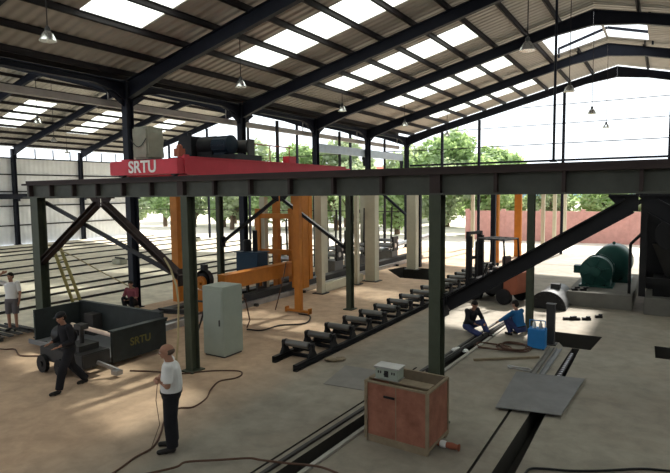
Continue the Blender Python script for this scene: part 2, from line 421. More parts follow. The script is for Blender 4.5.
# rain gutter along the valley line
mb = MB(); mb.b2(XV-.75, XV-.5, 1, 36.7, 7.15, 7.36); 
for y in FR: mb.bar((XV-.62, y-.3, 7.37), (XV-.62, y-.3, 7.9), .04, .04)
tag(mb.build('roof_duct', 'gutter'), 'long beige duct running under the valley beam behind the columns', 'duct')
# purlins
def purlin(x, label, grp, ya=Y0, yb=Y1):
    z = ztop(x); mb = MB(); mb.b2(x-.01, x+.01, ya, yb, z+.01, z+.185); mb.b2(x-.01, x+.06, ya, yb, z+.17, z+.185); mb.b2(x-.07, x+.01, ya, yb, z+.01, z+.025)
    tag(mb.build('roof_purlin', 'purlin'), label, 'purlin', grp)
for k in range(10):
    purlin(-16.0+1.32*k if k else -15.95, 'dark purlin under the main roof slope, %s up from the valley' % ORD[k], 'main slope purlins', Y0, 25.5 if k == 9 else Y1)
purlin(-4.12, 'short dark purlin beyond the open ridge vent, left of the ridge', None, 30.4)
purlin(-1.2, 'short dark purlin beyond the open ridge vent, right of the ridge', None, 30.4)
for k in range(9): purlin(-1.2+1.35*k, 'dark purlin right of the ridge, %s down' % ORD[k], 'right slope purlins', Y0, 25.5 if k == 0 else Y1)
for k in range(11): purlin(XF+.4+1.35*k, 'dark purlin in the far slope of the left hall, %s up from the white wall' % ORD[k], 'left hall purlins')
for k in range(10): purlin(-29.8+1.4*k, 'dark purlin in the left hall slope beside the valley, %s from its ridge' % ORD[k], 'valley slope purlins')
# slim posts along the valley line between the columns
for i, y in ((3, 21.83), (4, 27.83), (5, 33.83)):
    mb = MB(); mb.box((XV-.3, y, 3.8), (.12, .12, 7.62)); tag(mb.build('wind_post', 'purlin'), 'slim grey post between valley columns, %s from the left' % ORD[i-3], 'post', 'slim valley posts')
# gable at the far end: posts, girts
for x, l in ((-13.6, 'nearest the corner column'), (-10.99, 'in front of the big round tree'), (-5.68, 'right of centre beside the hanging conduit'), (0, 'at the right picture edge')):
    mb = MB(); mb.box((x, 36.83, (ztop(x)-.5)/2), (.16, .16, ztop(x)-.5)); tag(mb.build('gable_post', 'frame'), 'slim dark post of the open gable, %s' % l, 'post', 'open gable posts')
for n, (z, s) in enumerate(((9.35, .04), (8.19, .04), (6.97, .05), (5.92, .13))):
    x0 = XV+.3 if z < 7.7 else XV+(z-7.4)/SL
    mb = MB(); x1_ = 8 if z < 7.7 else XE-(z-7.4)/SL; mb.box(((x0+x1_)/2, 36.73, z), (x1_-x0, .05, s)); tag(mb.build('gable_girt', 'purlin' if n < 3 else 'frame'), 'thin horizontal rail across the open gable, %s from the top' % ORD[n], 'rail', 'open gable rails')
for n, x in enumerate((-21, -26, -31.15, -36, -41)):
    mb = MB(); mb.box((x, 36.83, (ztop(x)-.5)/2), (.16, .16, ztop(x)-.5)); tag(mb.build('gable_post', 'frame'), 'slim dark post of the left hall open end, %s from the right' % ORD[n], 'post', 'left hall gable posts')
for n, z in enumerate((7.0, 5.6, 2.6)):
    mb = MB(); mb.box(((XV+XF)/2, 36.73, z), (XV-XF-.6, .05, .06)); tag(mb.build('gable_girt', 'purlin'), 'thin rail across the left hall open end, %s from the top' % ORD[n], 'rail', 'left hall gable rails')
# far left wall
mb = MB(); mb.b2(XF-.35, XF-.25, 5, 36.9, 0, 7.2); tag(mb.build('wall_left', 'wallsheet'), kind='structure')
for n, z in enumerate((7.15, 5.8, 4.4, 3.2, 1.6)):
    mb = MB(); mb.b2(XF-.24, XF-.16, 5, 36.9, z-.05, z+.05); tag(mb.build('wall_girt', 'purlin'), 'thin dark rail along the white left wall, %s from the top' % ORD[n], 'rail', 'left wall rails')
mb = MB()
for k in range(20): mb.b2(XF-.33, XF-.27, 6+1.6*k, 6.08+1.6*k, 7.2, 8.0)
tag(mb.build('window_1', 'frame'), kind='structure')
mb = MB(); mb.ibeam((XF+.4, 5, 4.0), (XF+.4, 36.5, 4.0), .25, .42); 
for y in FR[1:]: mb.b2(XF+.15, XF+.5, y-.12, y+.12, 3.6, 3.79)
tag(mb.build('crane_rail_beam', 'frame'), 'long dark rail beam along the far left wall', 'beam')
# unseen right and rear walls, added to block light from the near floor
mb = MB(); mb.b2(XE+.2, XE+.3, Y0, 24.8, 0, 7.9); tag(mb.build('wall_right_added', 'wallsheet'), kind='structure')
mb = MB(); mb.b2(XV, XE+.2, Y0-.1, Y0, 0, 7.5); tag(mb.build('wall_back_added', 'wallsheet'), kind='structure')
# pale blue girder in the left hall
t = thing('crane_girder', (XV-.5, 31, 6.1), 'pale blue box girder hanging along the valley columns near the far end', 'girder')
mb = MB(); mb.b2(XV-.42, XV-.18, 25.3, 36.6, 6.3, 6.75); mb.build('girder', 'pale', t, world=True)
for y in (25.1, 30.83, 36.5): mb = MB(); mb.prism([(y-.18, 6.27), (y+.18, 6.27), (y, 5.7)], 'X', XV-.35, XV-.17); mb.build('bracket', 'frame', t, world=True)
# hanging conduit
mb = MB(); mb.tube((-3.39, 20, 5.1), (-3.39, 20, ztop(-3.39)+.19), .045); mb.b2(-3.5, -3.28, 19.9, 20.1, 5.02, 5.1)
tag(mb.build('hanging_conduit', 'frame'), 'long thin dark conduit hanging from a roof frame right of centre', 'conduit')

# ---------------------------------------------------------------- pendant lamps
def sc_(b, k):
    b.v = [v*k for v in b.v]; return b
def lamp(x, y, z, label, d=1.0):
    t = thing('pendant_lamp', (x, y, z), label, 'lamp', 'pendant high bay lamps'); D = .68
    s = MB(); s.lathe([(.235, 0), (.25, .0), (.235, .05), (.21, .11), (.165, .2), (.10, .28), (.07, .30), (.065, .295), (.15, .2), (.2, .1), (.225, .03)], n=20)
    for k in range(10):
        a = k*math.pi/5; s.bar((.245*math.cos(a), .245*math.sin(a), .01), (.08*math.cos(a), .08*math.sin(a), .29), .012, .012)
    sh_ = sc_(s, D).build('lamp_shade', 'alum', t, True)
    b = MB(); b.lathe([(.0, .29), (.075, .29), (.08, .36), (.06, .43), (.02, .46), (0, .46)], n=14); sc_(b, D).build('lamp_housing', 'dark', t, True)
    b = MB(); b.ball((0, 0, .14), (.05, .05, .10), 10); sc_(b, D).build('bulb', 'glass_grey', sh_, True)
    c = MB(); zt = ztop(x)-.45-z if min(abs(y-f) for f in FR) < .12 else ztop(x)+.03-z
    c.tube((0, 0, .3), (0, 0, zt), .012, n=6); c.build('cord', 'purlin', t)
LW = ['largest, upper left corner', 'above the red crane beam', 'near the picture centre', 'small, over the pale girder', 'faint one before the big tree']
for k in range(5): lamp(-11.09, 6.83+6*k, 7.25, 'silver bell pendant lamp in the main hall left row, %s' % LW[k])
RW = ['largest, right of centre', 'next beyond against white sky', 'small one against white sky', 'smallest one at far right']
for k in range(4): lamp(-2.77+(0, 0, 0, 0)[k], 12.83+6*k, 7.15, 'grey bell pendant lamp under the ridge, %s' % RW[k])
for (x, y), l in (((-22.8, 13.4), 'highest of three at the left edge'), ((-29.8, 18.4), 'middle of three at the left edge'), ((-37.5, 24.1), 'lowest of three at the left edge')):
    lamp(x, y, 7.1, 'small bell pendant lamp in the left hall, %s' % l)

# ---------------------------------------------------------------- crane runways
U1, U2, V0 = 8.77, 16.25, -15.32
def runway(y, x1, label, face):
    t = thing('crane_runway_beam', (V0, y, 4.0), label, 'beam', 'crane runway beams')
    mb = MB(); mb.b2(V0-.3, x1, y-.01, y+.01, 4.03, 4.34); mb.b2(V0-.3, x1, y-.14, y+.14, 4.0, 4.03)
    mb.build('web', 'runway', t, world=True)
    mb = MB(); mb.b2(V0-.3, x1, y-.16, y+.16, 4.34, 4.39); mb.b2(V0-.3, x1, y-.035, y+.035, 4.39, 4.47)
    mb.build('rail', 'rtop', t, world=True)
    k = 0; x = V0
    while x < x1-.1:
        mb = MB(); wd = .09 if k % 6 == 0 and k else .025
        mb.b2(x-wd, x+wd, y-.13, y-.012, 4.032, 4.338); mb.b2(x-wd, x+wd, y+.012, y+.13, 4.032, 4.338); mb.build('stiffener', 'rtop', t, world=True)
        k += 1; x = V0+k
    return t
runway(U1, 4.2, 'long near grey-green runway girder with ribs crossing the whole picture', None)
runway(U2, 4.2, 'second grey-green runway girder behind the near one carrying the crane far end', None)
cn = {(0, 0): 'near runway column left of the green trough', (0, 1): 'near runway column beside the grey cabinet', (0, 2): 'thick near runway column behind the red crate',
      (1, 0): 'thinner second row runway column behind the grey cabinet', (1, 1): 'second row runway column between orange post and rollers', (1, 2): 'second row runway column beside the man in blue'}
for r, y in enumerate((U1, U2)):
    for k in range(4):
        x = V0+6*k+((.2, .1, 0, 0)[k] if r == 0 else 0)
        hcol(x, y, 4.0, 'runway_column', 'green', 'dark green steel ' + cn.get((r, k), 'runway column right of the picture, %s row' % ORD[r]), (.34 if k == 0 else .2) if r == 0 else .18, .25, 'crane runway columns')
# chevron braces (bays 0-1 and 2-3), each brace an object
for r, y in enumerate((U1, U2)):
    for (k, nm) in ((0, 'left bay'), (2, 'right bay')):
        xm = V0+6*k+3
        for s, sn in ((-1, 'left'), (1, 'right')):
            xa = xm+s*2.82; mb = MB(); z0 = 2.15
            mb.prism([(xm+s*.03, 3.965), (xm+s*.42, 3.965), (xm+s*.22, 3.76), (xm+s*.03, 3.75)], 'Y', y-.012, y+.012)
            mb.ibeam((xa, y, z0), (xm+s*.14, y, 3.83), (.2, .12)[r], ((.14, .24)[k//2], .11)[r], .02, .02, (0, 0, 1))
            mb.b2(min(xa, xa+s*.02), max(xa, xa+s*.02), y-.12, y+.12, z0-.2, z0+.2)
            mb.b2(xm+s*.02 if s > 0 else xm-.4, xm+.4 if s > 0 else xm-.02, y-.12, y+.12, 3.965, 3.995)
            tag(mb.build('diagonal_brace', 'black' if k or r else 'rtop'), 'dark diagonal steel brace under the %s runway, %s side of the %s' % (('near', 'second')[r], sn, nm), 'brace', 'runway braces')
mb = MB(); mb.bar((V0+.3, U1+.16, 3.86), (V0+5.95, U1+.16, 2.0), .06, .10); tag(mb.build('diagonal_brace', 'black'), 'thin black brace from the top of the first runway column down to the second', 'brace')
mb = MB(); mb.path([(-9.80, 8.55, 2.61), (-9.60, 8.55, 2.36), (-9.44, 8.55, 2.0), (-9.36, 8.53, 1.6), (-9.38, 8.5, .8), (-9.45, 8.45, .03)], .022); tag(mb.build('hanging_strap', 'rope'), 'pale strap hanging from the brace left of the second near column', 'strap')
# third, farther runway line seen between the machines
t = thing('crane_runway_beam', (V0+3.6, 24, 4.0), 'distant dark runway girder with braces behind the cream frames', 'beam')
mb = MB(); mb.ibeam((V0, 26.6, 4.2), (V0+12, 26.6, 4.2), .25, .4); mb.build('girder', 'frame', t, world=True)
for x in (V0, -11.35, -7.2):
    mb = MB(); mb.box((x, 27.3 if x == -11.35 else 26.6, 2.0), (.22, .22, 4.0)); mb.build('leg', 'frame', t, world=True)
for s in (-1, 1):
    mb = MB(); mb.bar((-13.3+s*.1, 26.6, 3.98), (-13.3+s*1.9, 26.6, 2.5), .12, .12); mb.build('brace', 'frame', t, world=True)

# ---------------------------------------------------------------- red overhead crane
def text_mesh(s, size, name, mt, parent, mtx, ext=.006):
    cu = bpy.data.curves.new(name, 'FONT'); cu.body = s; cu.size = size; cu.extrude = ext; cu.align_x = 'CENTER'; cu.align_y = 'CENTER'; cu.offset = .008*size/.4
    ob = bpy.data.objects.new(name, cu); col.objects.link(ob)
    dg = bpy.context.evaluated_depsgraph_get(); me = bpy.data.meshes.new_from_object(ob.evaluated_get(dg))
    bpy.data.objects.remove(ob); me.name = name; me.transform(mtx); me.materials.append(MT[mt])
    o = bpy.data.objects.new(name, me); col.objects.link(o); o.parent = parent; return o
CX0, CX1 = -11.62, -9.6
CZ = 4.50
cr_ = thing('bridge_crane', ((CX0+CX1)/2, U1, CZ), 'red overhead travelling crane with white SRTU letters resting on the two runway girders', 'crane')
for y, nm in ((U1, 'end_truck'), (U2, 'end_truck')):
    mb = MB(); mb.b2(CX0-.05, CX1+.25, y-.15, y+.15, CZ+.02, CZ+.36); et = mb.build(nm, 'red', cr_, world=True, bevel=.01)
    for x in (CX0+.2, CX1):
        mb = MB(); mb.tube((x, y-.05, CZ+.085), (x, y+.05, CZ+.085), .115, n=18); mb.build('wheel', 'dark', et, True, world=False).location = -V(cr_.location)
txt = text_mesh('SRTU', .39, 'lettering', 'white', cr_, M4.Translation((.10, -.158, .19)) @ M4.Diagonal((1.05, 1, 1, 1)) @ M4.Rotation(R(90), 4, 'X'))
for x in (CX0+.12, CX1+.1):
    mb = MB(); mb.b2(x-.13, x+.13, U1+.15, U2-.15, CZ+.0, CZ+.40); mb.b2(x-.16, x+.16, U1+.15, U2-.15, CZ+.40, CZ+.42)
    mb.build('bridge_girder', 'red', cr_, world=True)
mb = MB()
mb.b2(CX1+.22, CX1+.27, U1+.05, U1+.2, CZ+.02, CZ+.45); mb.b2(CX0-.08, CX0-.04, U1-.14, U1+.14, CZ+.05, CZ+.33); mb.build('end_plate', 'red', cr_, world=True)
mb = MB(); mb.b2(CX1-.1, CX1+.06, 8.85, 9.05, CZ+.42, CZ+.60); mb.lathe([(0, 0), (.07, 0), (.07, .06), (.03, .1), (0, .1)], (CX1-.02, 8.95, CZ+.60), n=10); mb.build('buffer_box', 'rust', cr_, world=True)
hr_ = MB(); xh = CX0+.12
for y in (12.6, 13.6, 14.7, 15.8): hr_.tube((xh, y, CZ+.42), (xh, y, CZ+1.15), .02, n=6)
hr_.tube((xh, 12.2, CZ+1.15), (xh, 16.0, CZ+1.15), .022, n=6); hr_.build('handrail', 'rust', cr_, world=True)
mb = MB(); mb.b2(CX1-.02, CX1+.2, 12.9, 13.25, CZ+.42, CZ+.62); mb.build('junction_box', 'red', cr_, world=True)
# covered trolley cabinet
t = thing('covered_hoist_cabinet', (-11.3, 9.6, CZ+.43), 'khaki sheet-covered tall box standing on the red crane behind the letters', 'covered box')
mb = MB(); mb.b2(-11.70, -11.12, 9.3, 9.85, CZ+.45, CZ+1.26)
ob = mb.build('cover', 'cover', t, world=True, bevel=.05)
md = ob.modifiers.new('s', 'SUBSURF'); md.subdivision_type = 'SIMPLE'; md.levels = md.render_levels = 4
tx = bpy.data.textures.new('folds', 'CLOUDS'); tx.noise_scale = .25
md = ob.modifiers.new('d', 'DISPLACE'); md.texture = tx; md.strength = .07; md.mid_level = .5
mb = MB(); mb.b2(-11.95, -10.95, 9.35, 9.95, CZ+.425, CZ+.45); mb.build('base_tray', 'dark', t, world=True)
mb = MB(); mb.path([(-11.70+.57*k/8, 9.27, CZ+.95-.22*math.sin(k/8*math.pi)*.9) for k in range(9)], .012); mb.build('tie_cord', 'dark', t, world=True)
mb = MB(); mb.b2(-11.90, -11.76, 9.5, 9.7, CZ+.45, CZ+1.2); mb.build('stand', 'pipe', t, world=True)
# hoist with motor
t = thing('hoist_trolley', (-10.7, 11.0, CZ+.43), 'black hoist trolley with drum and blue-black motor on the red crane', 'hoist')
mb = MB(); mb.b2(-11.75, -9.35, 10.55, 11.6, CZ+.425, CZ+.56); mb.build('trolley_frame', 'black', t, world=True)
mb = MB(); mb.lathe([(0, 0), (.22, 0), (.26, .03), (.26, .55), (.22, .6), (0, .6)], (-11.0, 11.05, CZ+.85), 'X', 22); mb.b2(-11.0, -10.45, 10.85, 11.25, CZ+.56, CZ+.7)
mb.build('gearbox', 'black', t, True, world=True)
mb = MB(); mb.lathe([(0, 0), (.19, 0), (.23, .04), (.23, .50), (.25, .52), (.25, .58), (.15, .63), (0, .63)], (-10.4, 10.95, CZ+.84), 'X', 22)
for k in range(12):
    a = k*math.pi/6; mb.bar((-10.36, 10.95+.23*math.cos(a), CZ+.84+.23*math.sin(a)), (-9.92, 10.95+.23*math.cos(a), CZ+.84+.23*math.sin(a)), .02, .03)
mb.b2(-10.35, -9.95, 10.8, 11.1, CZ+.56, CZ+.62); mb.build('motor', 'hoistb', t, True, world=True)
mb = MB(); mb.b2(-11.5, -11.05, 10.7, 11.4, CZ+.56, CZ+1.12); mb.tube((-11.6, 10.9, CZ+.9), (-11.5, 10.9, CZ+.9), .18); mb.lathe([(0, 0), (.06, 0), (.06, .12), (0, .14)], (-11.3, 10.9, CZ+1.12), n=8); mb.build('gear_cover', 'black', t, world=True)
mb = MB(); mb.tube((-11.2, 11.42, CZ+.82), (-9.6, 11.42, CZ+.82), .17, n=18); mb.b2(-9.6, -9.55, 11.3, 11.55, CZ+.56, CZ+1.0); mb.build('rope_drum', 'dark', t, True, world=True)

# ---------------------------------------------------------------- yard, wall, trees beyond
mb = MB(); mb.b2(-14.5, 14, 45.4, 45.6, 0, 2.4)
for k in range(10): mb.b2(-14.5+3*k-.15, -14.5+3*k+.15, 45.35, 45.65, 0, 2.55)
tag(mb.build('yard_wall', 'brick'), 'long pinkish compound wall beyond the bright yard', 'wall')
t = thing('distant_shed', (-33, 68, 0), 'low distant shed with a red roof behind the left hall end', 'building')
mb = MB(); mb.b2(-42, -26, 66, 72, 0, 5.6); mb.build('wall', 'wallsheet', t, world=True)
mb = MB(); mb.prism([(65.5, 5.6), (72.5, 5.6), (69, 7.6)], 'X', -42.5, -25.5); mb.build('roof', 'redroof', t, world=True)
def tree(x, y, rx, zt, zb, label, leaf='leaf', n=5200, seed=1, grp='trees beyond the hall', ls=.34):
    rnd = random.Random(seed); t = thing('leafy_tree', (x, y, 0), label, 'tree', grp)
    tr = MB(); tr.tube((0, 0, 0), (rnd.uniform(-.3, .3), 0, (zb+zt)/2), .28, .14, 10)
    for k in range(6):
        a = k*1.05; tr.tube((0, 0, zb*.6+k*.3), (rx*.55*math.cos(a), rx*.4*math.sin(a), (zb+zt)/2+rnd.uniform(-.5, 1.2)), .1, .03, 7)
    tr.build('trunk', 'trunk', t)
    cl = MB(); cz = (zb+zt)/2; rz = (zt-zb)/2
    blobs = []
    for k in range(26):
        u, a = rnd.uniform(-1, 1), rnd.uniform(0, 6.283); q = math.sqrt(1-u*u); s = rnd.uniform(.45, .8)
        blobs.append((V((rx*s*q*math.cos(a), rx*.7*s*q*math.sin(a), cz+rz*s*u)), rnd.uniform(.26, .42)))
    for k in range(n):
        c, br = blobs[k % len(blobs)]
        d = V((rnd.gauss(0, 1), rnd.gauss(0, 1), rnd.gauss(0, 1))).normalized()
        p = c+V((d.x*rx*br, d.y*rx*br*.8, d.z*min(rx, rz)*br))*rnd.uniform(.75, 1.08)
        if p.z < .1: continue
        e = V((rnd.gauss(0, 1), rnd.gauss(0, 1), rnd.gauss(0, .6))).normalized(); f = d.cross(e).normalized(); s = ls*rnd.uniform(.6, 1.3)
        cl.add([p-e*s, p+f*s*.6, p+e*s, p-f*s*.6], [(0, 1, 2, 3)])
    o = V((0, 0, 0)); me = bpy.data.meshes.new('crown'); me.from_pydata([tuple(v) for v in cl.v], [], cl.f); me.materials.append(MT[leaf])
    ob = bpy.data.objects.new('crown', me); col.objects.link(ob); ob.parent = t
    return t
tree(-21.5, 60, 5.6, 10.6, 1, 'big round bright green tree right of the picture centre beyond the gable', n=9000, seed=3)
tree(-26.5, 61, 4.2, 9.8, 1, 'lower bushy green tree left of the big round tree', 'leaf2', seed=4)
tree(-16.2, 60, 3.6, 9.2, 1, 'green tree shoulder right of the big round tree', seed=5)
tree(-43, 52, 4.5, 10.8, 1, 'loose green tree seen over the red crane beside the motor', 'leaf2', seed=6)
tree(-37.5, 54, 4.0, 10.6, 1, 'loose green tree left of the third valley column', 'leaf', seed=7)
tree(-32.0, 55, 3.8, 10.4, 1, 'green tree right of the third valley column', 'leaf2', seed=8)
tree(-50, 56, 4.2, 10.6, 1, 'green tree behind the covered box', 'leaf', seed=9)
for k in range(12):
    tree(-58+4.0*k, 46.5+((k*5) % 4), 2.8, 6.6+((k*7) % 3)*.5, .2, 'dense green hedge tree beyond the left hall end, %s from the left' % ORD[k], ('leaf2', 'leaf')[k % 2], 2600, 50+k, 'hedge trees beyond the left hall', .24)
tree(-61, 58, 5.5, 11.2, 1, 'green tree beyond the white left wall', 'leaf2', seed=10)
for k in range(9):
    tree(-13.5+4.2*k, 51+((k*7) % 3), 2.6, 5.2+((k*5) % 3)*.25, .3, 'bushy green tree behind the compound wall, %s from the left' % ORD[k], ('leaf', 'leaf2')[k % 2], 2600, 20+k, 'bushes behind the compound wall', .22)
t = MB(); vs = []
N = 40
for i in range(N+1):
    x = -260+520*i/N; h = 13+7*math.sin(i*.5+1)+3*math.sin(i*1.7)
    vs += [(x, 330, -1), (x, 345, max(6, h)), (x, 380, -1)]
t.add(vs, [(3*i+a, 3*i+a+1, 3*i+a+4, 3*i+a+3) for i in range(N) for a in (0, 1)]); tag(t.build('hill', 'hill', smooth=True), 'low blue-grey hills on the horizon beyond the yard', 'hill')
t = MB(); t.box((0, 250, -.5), (900, 200, .2)); tag(t.build('ground', 'grass'), kind='structure')
for n, (x, y) in enumerate(((-11.9, 38.5), (-7.05, 38.2), (-6.55, 39.5), (-6.1, 40.8))):
    mb = MB(); mb.box((x, y, 2.1), (.22, .22, 4.2)); tag(mb.build('yard_post', 'cream'), 'pale yellow post standing in the bright yard, %s from the left' % ORD[n], 'post', 'pale yard posts')

# ---------------------------------------------------------------- left hall: long rails on the floor
for k, x in enumerate((-19.5, -21.3, -22.8, -25.6, -28.6, -31.1, -34.4, -37.7, -40.1, -42.6)):
    mb = MB(); mb.b2(x-.05, x+.05, 6, 36, 0, .015); mb.b2(x-.015, x+.015, 6, 36, .015, .06); mb.b2(x-.035, x+.035, 6, 36, .06, .08)
    tag(mb.build('floor_rail', 'dark'), 'long dark steel rail on the pale left hall floor, %s from the valley columns' % ORD[k], 'rail', 'rails on the left hall floor')
for n, (x, y) in enumerate(((-27.3, 20.5), (-34.4, 33.5), (-26.2, 24.5))):
    t = thing('parts_bundle', (x, y, 0), 'small bundle of pale parts lying on the left hall floor, %s' % ('near the brace', 'farthest off', 'behind the yellow ladder')[n], 'bundle', 'parts on the left hall floor')
    mb = MB(); mb.box((0, 0, .16), (.8, .5, .3)); mb.build('pack', 'cover', t, bevel=.04)
    mb = MB(); mb.tube((-.5, .1, .36), (.5, -.05, .36), .05); mb.build('tube', 'dark', t)

# ---------------------------------------------------------------- grey cabinet
t = thing('control_cabinet', (-9.95, 10.35, 0), 'tall plain grey-green metal cabinet standing beside the runway column', 'cabinet')
T_ = R(0)
mb = MB(); mb.b2(-9.90, -9.20, 9.8, 10.5, .04, 1.77); mb.build('body', 'cabinet', t, world=True, bevel=.012)
mb = MB(); mb.b2(-9.87, -9.23, 9.83, 10.47, 0, .04); mb.build('plinth', 'dark', t, world=True)
mb = MB(); mb.b2(-9.85, -9.25, 9.79, 9.8, .12, 1.69); d = mb.build('door', 'cabinet', t, world=True)
mb = MB(); mb.b2(.61, .635, -.585, -.56, .8, .95)
h = mb.build('handle', 'dark', d)

# ---------------------------------------------------------------- roller conveyor
t = thing('roller_conveyor', (-7.6, 10, 0), 'black roller conveyor line of paired roller stands running along the floor', 'roller conveyor')
ry = [10.6+.98*k for k in range(18)]
for x, l in ((-7.95, 0), (-7.12, 1)):
    mb = MB(); yy = 10.15-.3*l; mb.b2(x-.05, x+.05, yy, 28.6, .0, .012); mb.b2(x-.05, x-.04, yy, 28.6, .012, .14); mb.b2(x-.05, x+.05, yy, 28.6, .14, .15); mb.build('side_rail', 'black', t, world=True)
for y in ry:
    mb = MB(); mb.tube((-7.88, y, .40), (-7.22, y, .40), .085, n=16); mb.tube((-7.93, y, .40), (-7.16, y, .40), .03); ro = mb.build('roller', 'rollerm', t, True, world=True)
    for x in (-7.95, -7.14):
        mb = MB(); mb.prism([(y-.18, .15), (y+.18, .15), (y+.08, .30), (y+.08, .47), (y-.08, .47), (y-.08, .30)], 'X', x-.03, x+.03); mb.tube((x-.055, y, .41), (x+.055, y, .41), .06)
        b = mb.build('bearing_block', 'black', ro, world=True)
    mb = MB(); mb.b2(-7.9, -7.17, y+.2, y+.28, .02, .1); mb.tube((-7.9, y+.3, .2), (-7.4, y+.3, .2), .09 if ry.index(y) in (1, 2, 4, 6) else .04); mb.build('drive_bar', 'black', t, True, world=True)

# ---------------------------------------------------------------- orange gantry machine
t = thing('orange_gantry', (-13, 15, 0), 'orange steel gantry machine with tall posts standing beyond the grey cabinet', 'gantry')
mb = MB(); mb.b2(-15.92, -15.58, 14.25, 14.5, .0, 4.35); mb.build('post', 'orange', t, world=True)
mb = MB(); mb.b2(-10.70, -10.46, 14.86, 15.02, .1, 4.35); mb.build('post', 'orange', t, world=True)
mb = MB(); mb.b2(-11.1, -10.1, 14.86, 15.0, .03, .1); mb.b2(-11.1, -11.05, 14.84, 15.02, .0, .18); mb.b2(-10.15, -10.1, 14.84, 15.02, 0, .18); mb.build('foot', 'orange', t, world=True)
mb = MB(); mb.b2(-16.1, -10.5, 14.5, 14.85, 4.05, 4.4); mb.build('cross_beam', 'orange', t, world=True)
mb = MB(); mb.b2(-12.6, -12.05, 17.35, 17.75, .32, 4.3); mb.build('post', 'orange', t, world=True)
mb = MB(); mb.b2(-13.25, -12.95, 13.9, 18.6, .72, 1.22); mb.b2(-13.3, -12.9, 13.9, 18.6, 1.22, 1.25); mb.build('travel_beam', 'orange', t, world=True)
mb = MB()
for y in (14.2, 18.3): mb.tube((-13.14, y, .54), (-13.04, y, .54), .17, n=18)
mb.build('travel_wheel', 'dark', t, True, world=True)
for k, (x, y) in enumerate(((-14.9, 18.2), (-14.2, 18.5), (-13.6, 18.8), (-13.1, 19.3), (-14.5, 20.2))):
    mb = MB(); mb.b2(x-.12, x+.12, y-.12, y+.12, .0, 4.0 if k % 2 else 3.4); mb.build('upright', 'orange', t, world=True)
for z in (1.5, 3.0): mb = MB(); mb.b2(-15.1, -12.9, 18.15, 18.3, z, z+.2); mb.build('tie_beam', 'orange', t, world=True)
mb = MB(); mb.path([(-11.05, 14.9, 1.7), (-11.1, 14.8, 1.2), (-11.25, 14.75, .6), (-11.4, 14.7, .05)], .02); mb.build('cable', 'hose', t, world=True)
# reel unit
t = thing('cable_reel', (-13.6, 13.6, 0), 'orange round reel with a black guard between the two green columns', 'reel')
mb = MB(); mb.b2(-13.9, -13.35, 13.4, 13.8, 0, .75); mb.build('stand', 'orange', t, world=True)
mb = MB(); mb.tube((-13.6, 13.38, 1.02), (-13.6, 13.48, 1.02), .22, n=22); mb.tube((-13.6, 13.3, 1.02), (-13.6, 13.38, 1.02), .07); mb.build('disc', 'orange', t, True, world=True)
mb = MB(); mb.lathe([(.34, -.1), (.34, .1), (.25, .1), (.25, -.1), (.34, -.1)], (-13.6, 13.6, 1.1), 'Y', 22); mb.b2(-13.68, -13.52, 13.5, 13.7, 1.4, 1.62); mb.build('guard', 'black', t, True, world=True)
# blue power unit
t = thing('hydraulic_unit', (-14.1, 16.7, 0), 'dark blue hydraulic tank with a black motor on top beside the orange beam', 'power unit')
mb = MB(); mb.b2(-14.6, -13.5, 16.35, 17.0, .72, 1.72); mb.build('tank', 'blue', t, world=True, bevel=.02)
mb = MB(); mb.b2(-14.65, -13.45, 16.3, 17.05, 1.72, 1.76); mb.build('lid', 'blue', t, world=True)
mb = MB(); mb.lathe([(0, 0), (.17, 0), (.17, .4), (.12, .46), (0, .46)], (-14.3, 16.7, 1.76), n=18); mb.tube((-13.9, 16.7, 1.76), (-13.9, 16.7, 2.6), .1); mb.build('motor', 'black', t, True, world=True)
for x in (-14.5, -13.6):
    for y in (16.45, 16.9): mb = MB(); mb.b2(x-.05, x+.05, y-.05, y+.05, 0, .72); mb.build('leg', 'dark', t, world=True)
# track beside the machines
t = thing('machine_track', (-12.9, 18, 0), 'long low dark track with a pale rail edge passing the orange and cream machines', 'track')
mb = MB(); mb.b2(-13.35, -12.95, 15.3, 31, .0, .36); mb.b2(-13.3, -12.8, 10.2, 15.3, 0, .1); mb.build('bed', 'dark', t, world=True)
mb = MB(); mb.b2(-12.72, -12.62, 10.2, 31, 0, .16); mb.b2(-12.74, -12.60, 10.2, 31, .16, .19); mb.build('rail', 'steel', t, world=True)
mb = MB()
for k in range(7): mb.b2(-12.6, -12.45, 12+3*k, 12.1+3*k, 0, .1)
mb.build('chair_clip', 'dark', t, world=True)
mb = MB(); mb.b2(-15.0, -14.6, 10.5, 31, 0, .1); tag(mb.build('floor_beam', 'dark'), 'dark floor beam parallel to the machine track on its left side', 'beam')
# cream frames
for n, (xa, y, w1, w2, lab) in enumerate(((-11.85, 18.3, .26, .26, 'nearest, with a narrow front post'), (-11.6, 20.85, .16, .2, 'second, slim post behind the runway column'), (-11.45, 22.0, .5, .4, 'third, wide post right of the runway column'), (-11.3, 26.3, .5, .4, 'farthest, beside the dark floor pit'))):
    t = thing('press_frame', (xa, y, 0), 'cream painted steel portal frame, %s' % lab, 'frame', 'cream portal frames')
    mb = MB(); mb.b2(xa-w1/2, xa+w1/2, y-w2/2, y+w2/2, .03, 3.9); mb.build('post', 'cream', t, world=True)
    mb = MB(); mb.b2(xa-3.0, xa-3.0+w1, y-w2/2, y+w2/2, .03, 3.9); mb.build('post', 'cream', t, world=True)
    mb = MB(); mb.b2(xa-3.1, xa+w1/2, y-w2/2, y+w2/2, 3.95, 4.3); mb.build('head_beam', 'cream', t, world=True)
    mb = MB(); mb.b2(xa-w1/2-.12, xa+w1/2+.12, y-w2/2-.12, y+w2/2+.12, 0, .03); mb.build('base_plate', 'dark', t, world=True)
mb = MB(); mb.b2(-11.95, -11.75, 18.5, 21.7, .06, .36); mb.b2(-11.9, -11.8, 18.5, 21.7, 0, .06); tag(mb.build('sill_beam', 'cream'), 'low cream beam on the floor between the first cream posts', 'beam')
